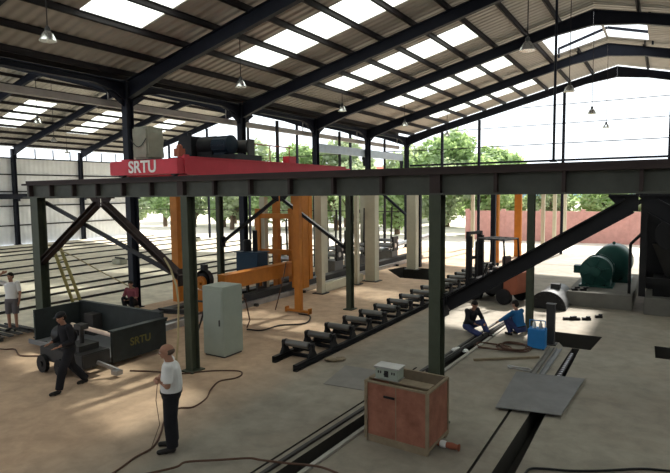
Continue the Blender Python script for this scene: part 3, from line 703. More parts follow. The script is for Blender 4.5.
# machinery clutter behind the cream posts
for n, (x, y) in enumerate(((-15.2, 20.6), (-14.4, 23.0), (-14.2, 25.6), (-13.9, 28.4))):
    t = thing('pipe_machine', (x, y, 0), 'grey machine with rollers and pipes behind the cream posts, %s from the left' % ORD[n], 'machine', 'grey machines behind the cream posts')
    mb = MB(); mb.b2(x-.6, x+.6, y-.4, y+.4, 0, .7); mb.build('bed', 'plated', t, world=True, bevel=.02)
    mb = MB(); mb.tube((x-.7, y-.1, 1.0), (x+.7, y-.1, 1.0), .13); mb.tube((x-.7, y+.2, 1.25), (x+.7, y+.2, 1.25), .09); mb.build('roll', 'steel', t, True, world=True)
    mb = MB(); mb.b2(x-.66, x-.56, y-.3, y+.35, .7, 2.0); mb.b2(x+.56, x+.66, y-.3, y+.35, .7, 1.5); mb.tube((x-.2, y+.3, .7), (x-.3, y+.35, 2.8), .05); mb.tube((x+.2, y+.3, .7), (x+.25, y+.35, 3.2), .05); mb.build('stand', 'dark', t, world=True)
t = thing('inclined_conveyor', (-13, 30, 0), 'pale sloping conveyor frame on thin legs beyond the cream posts', 'conveyor')
mb = MB(); mb.bar((-14.2, 28.0, .7), (-12.3, 33.0, 1.5), .5, .12); mb.build('bed', 'steel', t, world=True)
mb = MB()
for f in (.05, .5, .95):
    x, y, z = -14.2+1.9*f, 28+5*f, .64+.8*f
    mb.tube((x-.22, y, 0), (x-.1, y, z), .03); mb.tube((x+.22, y, 0), (x+.1, y, z), .03)
mb.build('leg', 'dark', t, world=True)
# far orange gantry posts
t = thing('orange_gantry', (-8.4, 33, 0), 'distant orange gantry with two posts seen under the runway girder', 'gantry')
for x, y in ((-8.25, 30.9), (-7.8, 34.4)):
    mb = MB(); mb.b2(x-.2, x+.2, y-.14, y+.14, 0, 4.4); mb.build('post', 'orange', t, world=True)
mb = MB(); mb.bar((-8.25, 31.04, 4.25), (-7.8, 34.26, 4.25), .25, .3); mb.build('cross_beam', 'orange', t, world=True)

# ---------------------------------------------------------------- green trough with SRTU
t = thing('steel_trough', (-12.6, 8.8, 0), 'open dark green steel trough with faint yellow SRTU letters on its end', 'trough')
mb = MB(); mb.b2(-11.04, -10.98, 7.95, 9.55, .12, .85); mb.b2(-11.10, -10.92, 7.93, 9.57, .85, .89); ep = mb.build('end_panel', 'greenl', t, world=True)
text_mesh('SRTU', .26, 'lettering', 'fyellow', ep, M4.Translation((1.628, -.05, .50)) @ M4.Rotation(R(90), 4, 'Z') @ M4.Rotation(R(90), 4, 'X'), .004)
mb = MB(); mb.b2(-14.5, -11.04, 9.49, 9.55, .12, .98); mb.b2(-14.5, -11.1, 9.46, 9.58, .98, 1.02); mb.build('side_wall', 'greenl', t, world=True)
mb = MB(); mb.b2(-14.56, -14.5, 8.15, 9.55, .12, .98); mb.build('rear_panel', 'greenl', t, world=True)
mb = MB(); mb.b2(-14.5, -11.04, 7.97, 9.49, .12, .16); mb.b2(-14.5, -11.04, 7.95, 7.98, .12, .24); mb.build('bottom_plate', 'plate', t, world=True)
for x in (-14.0, -11.6):
    for y in (8.1, 9.4): mb = MB(); mb.tube((x, y-.05, .1), (x, y+.05, .1), .1); mb.build('wheel', 'black', t, True, world=True)
mb = MB(); mb.b2(-13.9, -13.5, 9.2, 9.48, .16, .75); mb.build('inner_bracket', 'dark', t, world=True)
mb = MB(); mb.tube((-14.1, 8.95, .46), (-11.08, 8.80, .40), .06, n=14); tag(mb.build('long_pipe', 'pipe', smooth=True), 'long pale pinkish pipe lying inside the green trough', 'pipe')
for x, z, l in ((-13.9, .275, 'left'), (-11.4, .25, 'right')): mb = MB(); mb.box((x, 8.93 if x < -13 else 8.81, z), (.12, .3, .2)); tag(mb.build('pipe_support', 'dark'), 'dark block under the %s end of the pinkish pipe inside the trough' % l, 'block')
# motor trolley in front of the trough
t = TR = thing('drive_trolley', (-12.2, 7.35, 0), 'low dark wheeled drive trolley in front of the green trough', 'trolley')
mb = MB(); mb.b2(-12.75, -11.2, 7.0, 7.7, .22, .5); mb.build('chassis', 'dark', t, world=True, bevel=.02)
for x in (-12.55, -11.9):
    mb = MB(); mb.tube((x, 6.9, .18), (x, 6.99, .18), .18, n=20); mb.tube((x, 6.87, .18), (x, 6.9, .18), .06); mb.build('wheel', 'black', t, True, world=True)
    mb = MB(); mb.tube((x, 7.71, .18), (x, 7.8, .18), .18, n=20); mb.build('wheel', 'black', t, True, world=True)
mb = MB(); mb.lathe([(0, 0), (.16, 0), (.18, .05), (.18, .5), (.13, .55), (0, .55)], (-12.6, 7.35, .70), 'X', 18); mb.b2(-12.5, -12.2, 7.2, 7.5, .5, .55); mb.build('motor', 'black', t, True, world=True)
mb = MB(); mb.b2(-11.95, -11.45, 7.1, 7.6, .5, .62); mb.tube((-11.7, 7.35, .62), (-11.7, 7.35, .95), .05); mb.b2(-11.82, -11.58, 7.25, 7.45, .9, 1.0); mb.build('pump', 'dark', t, True, world=True)
mb = MB(); mb.bar((-11.2, 7.35, .3), (-10.85, 7.62, .12), .08, .06); mb.b2(-10.95, -10.75, 7.5, 7.65, .05, .14); mb.build('tow_bar', 'steel', t, world=True)
TR.location = (-11.8, 7.38, 0); TR.scale = (1.05, 1, 1.15)
# platform with the standing man
t = thing('low_pallet', (-16.2, 8.3, 0), 'low dark pallet of steel parts under the man in the white shirt', 'pallet')
mb = MB()
for k in range(5): mb.b2(-17.3, -15.75, 7.85+.26*k, 7.98+.26*k, .08, .11)
mb.b2(-17.3, -15.75, 7.85, 7.95, 0, .08); mb.b2(-17.3, -15.75, 8.92, 9.02, 0, .08); mb.build('slats', 'dark', t, world=True)
mb = MB(); mb.tube((-17.2, 8.6, .15), (-16.6, 8.6, .15), .04); mb.tube((-17.3, 8.8, .14), (-15.9, 8.75, .14), .03); mb.build('rods', 'black', t, world=True)
# ladder
t = thing('wooden_ladder', (-15.4, 9.8, 0), 'old yellow ladder leaning towards the first runway column', 'ladder')
pa, pb = V((-16.15, 9.75, 2.5)), V((-15.25, 10.1, .0)); pa2, pb2 = V((-15.70, 9.75, 2.58)), V((-14.8, 10.1, 0.0))
sx_ = V((-.35, 0, 0))
for a, b in ((pa, pb+V((-.15, 0, 0))), (pa2+V((-.1, 0, 0)), pb2+V((-.15, 0, 0)))):
    mb = MB(); mb.bar(a, b, .05, .08); mb.build('rail', 'yellow', t, world=True)
for k in range(8):
    f = .06+.12*k; a = pa.lerp(pb+V((-.15, 0, 0)), f); b = (pa2+V((-.1, 0, 0))).lerp(pb2+V((-.15, 0, 0)), f)
    mb = MB(); mb.tube(a, b, .022, n=8); mb.build('rung', 'yellow', t, world=True)
mb = MB(); q0, q1 = V((-15.5, 8.59, 2.75)), V((-15.3, 11.6, .55)); mb.path([V((-15.22, 8.91, 2.7)), V((-15.5, 10.0, 2.2)), V((-15.75, 11.2, 1.5)), V((-16.0, 12.3, .9)), V((-16.12, 12.67, .75))], .018)
tag(mb.build('slack_rope', 'rope'), 'yellowish rope running down from the first runway column towards the building column', 'rope')
# floor clutter in the left middle
t = thing('welding_stand', (-11.0, 11.2, 0), 'spindly dark stand with a bent pipe left of the near green column', 'stand')
mb = MB()
for a in ((-11.3, 10.9), (-10.8, 10.9), (-11.05, 11.4)): mb.tube((a[0], a[1], 0), (-11.05, 11.1, 1.0), .025)
mb.tube((-11.5, 11.1, 1.0), (-10.6, 11.1, 1.02), .03); mb.build('frame', 'dark', t, world=True)
mb = MB(); mb.path([(-10.9, 11.1, 1.03), (-10.6, 11.5, 1.2), (-10.4, 12.0, 1.0), (-10.5, 12.3, .3), (-10.7, 12.4, .03)], .02); mb.build('hose', 'hose', t, world=True)
for n, (x, y, l) in enumerate(((-14.2, 12.6, 1.2), (-15.0, 11.6, 1.6), (-13.9, 11.4, 1.0))):
    mb = MB(); mb.ibeam((x-l/2, y, .09), (x+l/2, y+.3, .09), .12, .16); tag(mb.build('steel_offcut', 'dark'), 'short dark steel offcut on the floor beside the trough, %s' % ('farthest', 'next to the building column', 'nearest')[n], 'offcut', 'offcuts beside the trough')

# ---------------------------------------------------------------- crate with device
CR = M4.Translation((0, 0, 0))
ax, ay = V((1.08, -.05, 0)), V((.02, .82, 0)); c0 = V((-4.10, 7.66, 0))
t = thing('wooden_crate', (-3.56, 8.06, 0), 'open reddish plywood crate with pale battens standing by the thick column', 'crate')
H = 1.0
def cp(a, b, z): return c0+ax*a+ay*b+V((0, 0, z))
def panel(mb, p, q, z0, z1, th):
    mb.bar(V((p.x, p.y, (z0+z1)/2)), V((q.x, q.y, (z0+z1)/2)), th, z1-z0)
for (a, b, c, d, nm) in ((0, 0, 1, 0, 0), (1, 0, 1, 1, 1), (0, 1, 1, 1, 2), (0, 0, 0, 1, 3)):
    mb = MB(); panel(mb, cp(a, b, 0), cp(c, d, 0), .09, H, .02); mb.build('side_panel', 'woodl' if nm in (2,) else 'wood', t, world=True)
mb = MB(); mb.add([cp(0.01, .01, .11), cp(.99, .01, .11), cp(.99, .99, .11), cp(.01, .99, .11)], [(0, 1, 2, 3)]); mb.add([cp(0.01, .01, .09), cp(.99, .01, .09), cp(.99, .99, .09), cp(.01, .99, .09)], [(3, 2, 1, 0)]); mb.build('bottom', 'woodl', t, world=True)
mb = MB()
for a, b in ((0, 0), (1, 0), (0, 1), (1, 1)):
    p = cp(a, b, 0); mb.bar(p+V((0, -.012, .05)), p+V((0, -.012, H+.01)), .05, .04)
for z in (H,):
    for (a, b, c, d) in ((0, 0, 1, 0), (1, 0, 1, 1), (0, 0, 0, 1), (0, 1, 1, 1)): mb.bar(cp(a, b, z), cp(c, d, z), .05, .03)
for (a, b, c, d) in ((0, -.015, 1, -.015), (1.012, 0, 1.012, 1)): mb.bar(cp(a, b, .1), cp(c, d, .1), .02, .05)
mb.bar(cp(.5, -.012, .1), cp(.5, -.012, H), .012, .006); mb.build('batten', 'woodl', t, world=True)
for b in (.04, .96): mb = MB(); mb.bar(cp(.0, b, .045), cp(1, b, .045), .09, .09); mb.build('skid', 'woodl', t, world=True)
mb = MB(); mb.bar(cp(.30, -.022, .80), cp(.48, -.022, .80), .015, .035); mb.build('hand_slot', 'black', t, world=True)
mb = MB(); a, b = cp(-.01, .42, H+.025), cp(.66, .10, H+.025); mb.bar(cp(.0, .25, H+.026), cp(.98, .25, H+.026), .22, .02)
tag(mb.build('loose_board', 'woodl'), 'loose board lying across the open top of the red crate', 'board')
t = thing('meter_box', (-3.78, 7.86, H+.036), 'small grey instrument box with a black knob on top of the crate', 'instrument')
mb = MB(); mb.box((0, 0, .10), (.40, .24, .18)); mb.build('case', 'cabinet', t, bevel=.01)
mb = MB(); mb.box((0, 0, .20), (.44, .28, .02)); mb.box((0, 0, .006), (.42, .26, .012)); mb.build('lid', 'steel', t)
mb = MB(); mb.tube((0, -.15, .1), (0, -.12, .1), .035); mb.box((.0, -.125, .1), (.07, .01, .10)); mb.build('dial', 'black', t)
mb = MB()
for x in (-.14, -.1, .1, .14): mb.box((x, -.124, .12), (.02, .01, .04))
mb.build('terminal', 'dark', t)
t = thing('rolled_bag', (-2.86, 8.03, 0), 'reddish crumpled wrapped roll lying on the floor beside the crate', 'bag')
mb = MB(); mb.lathe([(0, -.2), (.035, -.19), (.05, -.1), (.045, 0), (.055, .08), (.04, .17), (.06, .2), (0, .21)], (0, 0, .055), 'X', 10); mb.build('roll', 'rust', t, True)
mb = MB(); mb.lathe([(.05, -.11), (.058, -.09), (.058, -.03), (.05, -.01)], (0, 0, .055), 'X', 10); mb.build('wrap', 'cloth', t, True)

# ---------------------------------------------------------------- plates, rails and covers on the floor
mb = MB(); mb.prism([(-2.74, 12.15), (-1.38, 12.38), (-1.50, 10.12), (-2.60, 9.92)], 'Z', .052, .066); tag(mb.build('steel_plate', 'plate3'), 'large light grey steel plate laid over the right hand floor trench', 'plate')
mb = MB(); mb.prism([(-6.12, 9.5), (-6.34, 10.8), (-5.36, 10.85), (-5.12, 9.6)], 'Z', .002, .012); tag(mb.build('steel_plate', 'plated'), 'dull brown-grey plate flush on the floor left of the crate', 'plate')
mb = MB(); mb.bar((-5.35, 6.4, .006), (-5.15, 11.2, .006), .5, .008); 
for (xa, ya, xb, yb, wd, l, mt) in ((-4.56, 2, -3.98, 16.9, .07, 'pale flat strip along the right edge of the middle trench', 'slab'), (-5.06, 2, -4.36, 16.9, .06, 'dark rail along the left edge of the middle trench', 'dark')):
    mb = MB(); mb.bar((xa, ya, .02), (xb, yb, .02), wd, .04); tag(mb.build('trench_rail', mt), l, 'rail')
mb = MB(); mb.bar((-4.45, 11.2, .075), (-4.05, 17.0, .075), .10, .07); mb.bar((-4.45, 11.2, .125), (-4.05, 17.0, .125), .05, .03)
tag(mb.build('steel_rail', 'dark'), 'heavy dark rail lying beside the crouching workers', 'rail')
for n, x in enumerate((-2.42, -2.24)):
    mb = MB(); mb.b2(x-.06, x+.06, 11.2, 14.6, .0, .012); mb.b2(x-.06, x-.045, 11.2, 14.6, .012, .05); mb.b2(x+.045, x+.06, 11.2, 14.6, .012, .05)
    tag(mb.build('steel_channel', 'plate' if n else 'plated'), 'long grey steel channel along the right hand trench, %s one' % ('outer', 'inner')[n], 'channel', 'channels beside the right hand trench')
t = thing('chain_rack', (-1.93, 13.2, -.3), 'dark toothed rack lying inside the right hand trench', 'rack')
mb = MB(); mb.b2(-1.99, -1.9, 12.4, 14.8, -.4, -.12); mb.build('bar', 'black', t, world=True)
for k in range(14): mb = MB(); mb.b2(-1.98, -1.91, 12.5+.16*k, 12.57+.16*k, -.12, -.06); mb.build('tooth', 'steel', t, world=True)
mb = MB(); mb.bar((-3.84, 12.62, .03), (-2.54, 13.6, .03), .06, .05); tag(mb.build('steel_bar', 'woodl'), 'long brown flat bar lying loose on the floor near the workers', 'bar')
def coil(cx, cy, rx, ry, turns, r, name, mt, label, cat, z=.02, seed=0):
    rnd = random.Random(seed); pts = []
    for i in range(int(turns*20)+1):
        a = i/20*2*math.pi; f = 1+.15*math.sin(a*.37+seed)
        pts.append((cx+rx*f*math.cos(a)+.05*math.sin(a*1.3), cy+ry*f*math.sin(a), z+r*2*(i/20)*.5+.01*math.sin(a*3)))
    mb = MB(); mb.path(pts, r, 6); return tag(mb.build(name, mt), label, cat)
coil(-3.25, 14.15, .35, .38, 3, .022, 'cable_coil', 'hose', 'messy coil of dark cable on the floor left of the blue box', 'cable', seed=1)
coil(-3.78, 13.95, .42, .30, 2, .018, 'cable_coil', 'hose', 'thin loop of brownish cable left of the larger coil', 'cable', seed=2)
coil(-2.75, 12.5, .24, .10, 2, .012, 'wire_ring', 'steel', 'pale wire ring lying at the back edge of the light steel plate', 'wire', z=.02, seed=3)
def smoothpts(p, z=.02):
    out = []; n = len(p)
    for i in range(n-1):
        a, b, c, d = (V((*p[max(i-1, 0)], 0)), V((*p[i], 0)), V((*p[i+1], 0)), V((*p[min(i+2, n-1)], 0)))
        for k in range(6):
            s = k/6; q = .5*((2*b)+(c-a)*s+(2*a-5*b+4*c-d)*s*s+(3*b-a-3*c+d)*s**3); out.append((q.x, q.y, z))
    out.append((*p[-1], z)); return out
def hose(pts, r, label, mt='hose', z=None, name='hose'):
    mb = MB(); mb.path(smoothpts(pts, z or r+.002), r, 8); return tag(mb.build(name, mt, smooth=True), label, 'hose')
hose([(-10.45, 8.0), (-9.89, 8.25), (-9.27, 8.42), (-8.81, 8.91), (-8.26, 9.22), (-8.02, 9.07), (-7.99, 8.81), (-8.15, 8.5), (-7.95, 8.03), (-7.68, 7.62), (-7.59, 7.18), (-7.78, 6.99), (-7.59, 6.51), (-7.22, 6.09), (-6.93, 5.68), (-6.89, 5.3), (-6.8, 4.96), (-6.7, 4.4)], .016, 'long brown rubber hose looping behind the man in the white polo shirt')
hose([(-6.4, 4.8), (-6.06, 5.33), (-6.03, 5.54), (-5.64, 5.84), (-5.3, 6.1), (-5.1, 6.15), (-4.67, 6.28), (-4.26, 6.42), (-3.9, 6.4)], .017, 'dark hose crossing the middle trench at the bottom edge', z=.06)
hose([(-10.58, 12.25), (-10.11, 12.38), (-10.01, 13.12), (-9.48, 13.7), (-9.9, 14.6), (-10.42, 14.7)], .022, 'black cable trailing from the foot of the orange post', 'black')
hose([(-1.66, 7.4), (-1.62, 7.75), (-1.58, 7.98), (-1.4, 8.09), (-1.08, 8.21), (-.7, 8.43), (-.21, 8.78), (.16, 8.93), (.6, 9.1)], .018, 'thin dark hose at the bottom right edge of the floor', 'black')
hose([(-15.2, 7.4), (-14.83, 7.5), (-14.59, 7.63), (-13.9, 7.4), (-13.37, 7.62), (-12.85, 7.4)], .018, 'thin brown cable from the pallet to the drive trolley')
for n, (x, y, lab) in enumerate(((-4.35, 13.15, 'beside the heavy rail'), (-3.55, 12.9, 'by the cable coils'), (-6.75, 11.0, 'beside the roller conveyor'))):
    if n == 2 or n == 0:
        t = MB(); rr = random.Random(n)
        for k in range(7): t.ball((x+rr.uniform(-.16, .16), y+rr.uniform(-.12, .12), .05), (rr.uniform(.07, .12), rr.uniform(.06, .1), rr.uniform(.03, .055)), 8)
        tag(t.build('rag', 'cloth' if n == 0 else 'woodl', smooth=True), 'crumpled %s rag on the floor %s' % ('white' if n == 0 else 'tan', lab), 'rag')
t = MB(); rr = random.Random(5)
for k in range(8): t.ball((-12.2+.4+rr.uniform(-.3, .3), 22.2+rr.uniform(-.2, .2), .06), (.12, .1, .06), 8)
# scattered offcuts right
for n, (x, y, l, lab) in enumerate(((-2.45, 18.2, .5, 'right of the tank'), (-2.05, 18.4, .25, 'in front of the concrete plinth'), (-1.75, 18.9, .2, 'rightmost by the plinth'))):
    mb = MB(); mb.box((x, y, .04), (l, .12, .08), .4); mb.box((x+.05, y, .1), (l*.4, .08, .05), .9); tag(mb.build('steel_offcut', 'black'), 'small black steel scrap on the grey floor, %s' % lab, 'scrap', 'scraps near the tank')

# stub post, blue gas box
t = thing('stub_post', (-2.53, 15.05, 0), 'short thick dark square post rising beside the blue box', 'post')
mb = MB(); mb.box((0, 0, .54), (.2, .2, 1.06)); mb.build('shaft', 'dark', t)
mb = MB(); mb.box((0, 0, .01), (.32, .32, .02)); mb.box((0, 0, 1.075), (.24, .24, .015)); mb.build('plate', 'dark', t)
t = thing('blue_tool_box', (-2.76, 14.5, 0), 'bright blue metal carrier box with bottles on top beside the man in blue', 'tool box')
mb = MB(); mb.box((0, 0, .27), (.42, .34, .5)); mb.build('body', 'bblue', t, bevel=.015)
mb = MB(); mb.tube((-.19, 0, .52), (-.19, 0, .72), .012); mb.tube((.19, 0, .52), (.19, 0, .72), .012); mb.tube((-.2, 0, .72), (.2, 0, .72), .014); mb.build('handle', 'bblue', t)
mb = MB()
for x in (-.18, .18):
    for y in (-.14, .14): mb.box((x, y, .01), (.04, .04, .02))
mb.build('foot', 'black', t)
for n, (x, y, c) in enumerate(((-2.84, 14.52, 'white'), (-2.68, 14.5, 'steel'))):
    mb = MB(); mb.lathe([(0, 0), (.045, 0), (.045, .11), (.02, .15), (.02, .19), (0, .19)], (x, y, .522), n=12); tag(mb.build('bottle', c, smooth=True), 'small %s bottle standing on the blue carrier box' % ('white', 'grey')[n], 'bottle')
# grey tank
t = thing('storage_tank', (-3.45, 20.3, 0), 'grey half-round vaulted tank with a dark riveted end on the floor', 'tank')
def halfc(r_, n=16): return [(-3.4+r_*math.cos(math.pi*k/n), .02+r_*math.sin(math.pi*k/n)) for k in range(n+1)]
mb = MB(); mb.prism(halfc(.56), 'Y', 19.5, 21.7); mb.build('shell', 'plate', t, True, world=True)
mb = MB(); mb.prism(halfc(.60), 'Y', 19.42, 19.5)
for k in range(1, 9):
    a = k*math.pi/9; mb.tube((-3.4+.5*math.cos(a), 19.39, .02+.5*math.sin(a)), (-3.4+.5*math.cos(a), 19.42, .02+.5*math.sin(a)), .028, n=6)
mb.build('end_flange', 'black', t, world=True)
mb = MB(); mb.b2(-3.45, -3.15, 20.3, 20.6, .56, .75); mb.build('manhole_box', 'dark', t, world=True)
mb = MB(); mb.b2(-4.0, -2.8, 19.5, 21.7, 0, .02); mb.build('base_plate', 'dark', t, world=True)

# ---------------------------------------------------------------- concrete plinths, motors, big machine
mb = MB(); mb.b2(-2.95, -.9, 20.5, 26, 0, .5); tag(mb.build('concrete_plinth', 'slabd', bevel=.02), 'concrete plinth carrying the green motors', 'plinth')
mb = MB(); mb.b2(-.55, 2.6, 20.1, 25, 0, .55); tag(mb.build('concrete_plinth', 'slabd', bevel=.02), 'concrete plinth under the black machine at the right edge', 'plinth')
t = thing('electric_motor', (-2.15, 22.2, .5), 'large round teal electric motor with a terminal box facing the camera', 'motor')
mb = MB(); mb.lathe([(0, 0), (.30, 0), (.34, .03), (.50, .05), (.58, .1), (.58, .22), (.54, .24), (.54, 1.0), (.58, 1.02), (.58, 1.12), (.5, 1.18), (0, 1.2)], (0, -.55, .62), 'Y', 36); mb.build('housing', 'teal', t, True)
mb = MB(); mb.lathe([(0, 0), (.16, 0), (.2, .03), (.2, .12), (0, .12)], (0, -.66, .62), 'Y', 24)
for k in range(6):
    a = k*math.pi/3+.3; mb.bar((.2*math.cos(a), -.58, .62+.2*math.sin(a)), (.5*math.cos(a), -.55, .62+.5*math.sin(a)), .03, .05)
mb.build('end_bell', 'teal', t, True)
mb = MB(); mb.b2(-.82, -.56, -.3, .1, .5, .8); mb.build('terminal_box', 'teal', t)
mb = MB(); mb.b2(-.6, .6, -.5, .6, 0, .08); mb.b2(-.5, -.35, -.45, .55, .08, .3); mb.b2(.35, .5, -.45, .55, .08, .3); mb.build('foot', 'teal', t)
mb = MB(); mb.lathe([(.03, -.012), (.06, -.012), (.06, .012), (.03, .012), (.03, -.012)], (0, 0, 1.25), 'Y', 14); mb.build('lifting_eye', 'teal', t, True); t.scale = (.94, .94, .94)
t = thing('electric_motor', (-1.75, 24.0, .5), 'darker bulky green generator behind the round teal motor', 'motor')
mb = MB(); mb.lathe([(0, 0), (.4, 0), (.6, .1), (.68, .2), (.68, 1.5), (.6, 1.6), (0, 1.62)], (0, -.85, .72), 'Y', 32); mb.build('housing', 'teal', t, True)
mb = MB(); mb.b2(-.65, .65, -.7, .7, 0, .1); mb.b2(-.55, -.35, -.7, .7, .1, .4); mb.b2(.35, .55, -.7, .7, .1, .4); mb.build('foot', 'teal', t)
mb = MB(); mb.tube((0, -1.2, .66), (0, -.86, .7), .1); mb.build('shaft', 'steel', t, True)
mb = MB(); mb.lathe([(.03, -.012), (.06, -.012), (.06, .012), (.03, .012), (.03, -.012)], (0, 0, 1.46), 'Y', 14); mb.build('lifting_eye', 'teal', t, True)
for n, (x, y) in enumerate(((-2.72, 20.75), (-2.45, 20.85))):
    mb = MB(); mb.box((x, y, .54), (.2, .1, .07), .5); mb.tube((x, y, .6), (x+.16, y+.05, .62), .035); tag(mb.build('tool', 'black'), 'small black tool on the plinth edge beside the motor, %s' % ('left', 'right')[n], 'tool', 'tools on the plinth')
t = CM = thing('crusher_machine', (.6, 22, .55), 'tall black machine with a hopper and flywheel at the right picture edge', 'machine')
for x in (-.45, .75, 1.9):
    for y in (20.4, 22.4): mb = MB(); mb.b2(x-.1, x+.1, y-.1, y+.1, .55, 3.95); mb.build('support_post', 'black', t, world=True)
for z in (1.0, 3.75): mb = MB(); mb.b2(-.55, 2.0, 20.32, 20.48, z, z+.18); mb.b2(-.55, 2.0, 22.32, 22.48, z, z+.18); mb.b2(-.53, -.37, 20.4, 22.4, z, z+.18); mb.build('cross_member', 'black', t, world=True)
mb = MB()
a = [(-.2, 20.55, 2.25), (1.7, 20.55, 2.25), (1.7, 22.2, 2.25), (-.2, 22.2, 2.25), (.2, 21.0, 1.15), (1.2, 21.0, 1.15), (1.2, 21.8, 1.15), (.2, 21.8, 1.15)]
mb.add(a, [(0, 1, 5, 4), (1, 2, 6, 5), (2, 3, 7, 6), (3, 0, 4, 7), (0, 3, 2, 1), (4, 5, 6, 7)]); mb.build('hopper', 'dark', t, world=True)
mb = MB(); mb.b2(-.3, 1.8, 20.9, 22.2, 2.26, 3.7); mb.build('housing', 'black', t, world=True, bevel=.03)
mb = MB(); mb.b2(-.42, 1.7, 22.0, 22.3, .55, 3.8); mb.build('back_plate', 'black', t, world=True)
mb = MB(); mb.lathe([(.30, 0), (.5, 0), (.5, .14), (.30, .14), (.30, 0)], (.35, 20.2, 2.6), 'Y', 28); mb.tube((.35, 20.15, 2.6), (.35, 20.9, 2.6), .09)
for k in range(5):
    q = k*2*math.pi/5; mb.bar((.35, 20.27, 2.6), (.35+.33*math.cos(q), 20.27, 2.6+.33*math.sin(q)), .06, .06)
mb.build('flywheel', 'black', t, True, world=True)
mb = MB(); mb.b2(-.15, 1.6, 20.6, 22.2, .55, 1.1); mb.build('base_frame', 'black', t, world=True)
mb = MB(); mb.tube((-.85, 21.0, .5), (-.85, 21.0, 2.2), .05); mb.tube((-.85, 21, 2.2), (-.5, 21, 2.6), .05); mb.build('pipe', 'black', t, world=True)

CM.location.x = .42
# ---------------------------------------------------------------- forklift
t = thing('forklift', (-5.35, 20.3, 0), 'dark forklift with an orange-red rear standing behind the diagonal brace', 'forklift', rz=R(-18)); t.scale = (1.12, 1.12, 1.12)
# local: +x = rear, -x = front (forks)
mb = MB(); mb.b2(-.75, .55, -.5, .5, .28, .72); mb.b2(-.1, .55, -.45, .45, .72, 1.0); mb.build('body', 'black', t, bevel=.03)
mb = MB(); mb.prism([(.55, .3), (.95, .35), (1.05, .6), (1.0, 1.05), (.8, 1.15), (.3, 1.15), (.3, 1.0), (.55, 1.0)], 'Y', -.48, .48); mb.build('counterweight', 'rust', t, bevel=.02)
for x, r in ((-.5, .3), (.6, .25)):
    for s in (-1, 1):
        mb = MB(); mb.lathe([(0, -.1), (.6*r, -.1), (r, -.08), (r, .08), (.6*r, .1), (0, .1)], (x, s*.5, r), 'Y', 22); mb.build('wheel', 'black', t, True)
mb = MB()
for y in (-.34, .34): mb.b2(-.95, -.83, y-.06, y+.06, .06, 2.25); mb.b2(-.83, -.75, y-.04, y+.04, .1, 2.1)
for z in (.5, 1.3, 2.15): mb.b2(-.93, -.84, -.34, .34, z, z+.1)
mb.tube((-.8, 0, .3), (-.8, 0, 1.9), .05); mb.build('mast', 'black', t)
mb = MB()
for y in (-.25, .25): mb.b2(-1.0, -.96, y-.06, y+.06, .05, .6); mb.b2(-1.95, -.96, y-.06, y+.06, .04, .08)
mb.build('fork', 'dark', t)
mb = MB()
for x, y in ((-.55, -.42), (-.55, .42), (.6, -.42), (.6, .42)): mb.tube((x, y, .7), (x*.85, y, 2.05), .03)
for k in range(5): mb.b2(-.5+.25*k, -.45+.25*k, -.42, .42, 2.03, 2.07)
mb.tube((-.47, -.42, 2.05), (.51, -.42, 2.05), .03); mb.tube((-.47, .42, 2.05), (.51, .42, 2.05), .03); mb.build('overhead_guard', 'black', t)
mb = MB(); mb.b2(-.05, .4, -.22, .22, 1.0, 1.12); mb.b2(.32, .42, -.22, .22, 1.1, 1.5); mb.build('seat', 'dark', t, bevel=.03)
mb = MB(); mb.tube((-.55, 0, .7), (-.35, 0, 1.2), .025); mb.lathe([(.13, 0), (.15, .012), (.13, .024), (.11, .012), (.13, 0)], (-.35, 0, 1.2), n=16); mb.build('steering_wheel', 'black', t, True)

# ---------------------------------------------------------------- people
def vox(mb, name, mt, parent, vs=.012, it=2):
    me = bpy.data.meshes.new('tmp'); me.from_pydata([tuple(v) for v in mb.v], [], mb.f)
    ob = bpy.data.objects.new('tmp', me); col.objects.link(ob)
    bm = bmesh.new(); bm.from_mesh(me); bmesh.ops.recalc_face_normals(bm, faces=bm.faces[:]); bm.to_mesh(me); bm.free()
    r = ob.modifiers.new('r', 'REMESH'); r.mode = 'VOXEL'; r.voxel_size = vs
    s = ob.modifiers.new('s', 'SMOOTH'); s.iterations = it; s.factor = .5
    dg = bpy.context.evaluated_depsgraph_get(); m2 = bpy.data.meshes.new_from_object(ob.evaluated_get(dg)); bpy.data.objects.remove(ob); bpy.data.meshes.remove(me)
    m2.name = name; m2.materials.clear(); m2.materials.append(MT[mt])
    for p in m2.polygons: p.use_smooth = True
    o = bpy.data.objects.new(name, m2); col.objects.link(o); o.parent = parent; return o
def cap(mb, a, b, ra, rb):
    mb.tube(a, b, ra, rb, 14); mb.ball(a, ra, 14); mb.ball(b, rb, 14)
def hand(mb, wr, d, side, palm_n, curl=.5):
    """palm plus four fingers and a thumb; d = direction wrist->knuckles, palm_n = palm normal, side = towards thumb"""
    d = V(d).normalized(); pn = V(palm_n).normalized(); sd = V(side).normalized()
    k = V(wr)+d*.085; T = M4((sd, d, pn)).transposed()
    mb.ball(V(wr)+d*.045, (.040, .052, .018), 12, T)
    for i, L in enumerate((.066, .075, .070, .054)):
        a = k+sd*(.030-.020*i); b = a+(d*(1-curl*.3)+pn*curl*.6).normalized()*L*.55; c = b+(d*(1-curl)+pn*curl*1.2).normalized()*L*.45
        cap(mb, a-d*.015, b, .0095, .0088); cap(mb, b, c, .0088, .0078)
    a = V(wr)+d*.025+sd*.032; b = a+(d*.6+sd*.7+pn*.3).normalized()*.035; c = b+(d*.9+sd*.2+pn*.4).normalized()*.028
    cap(mb, a, b, .0125, .011); cap(mb, b, c, .011, .009)
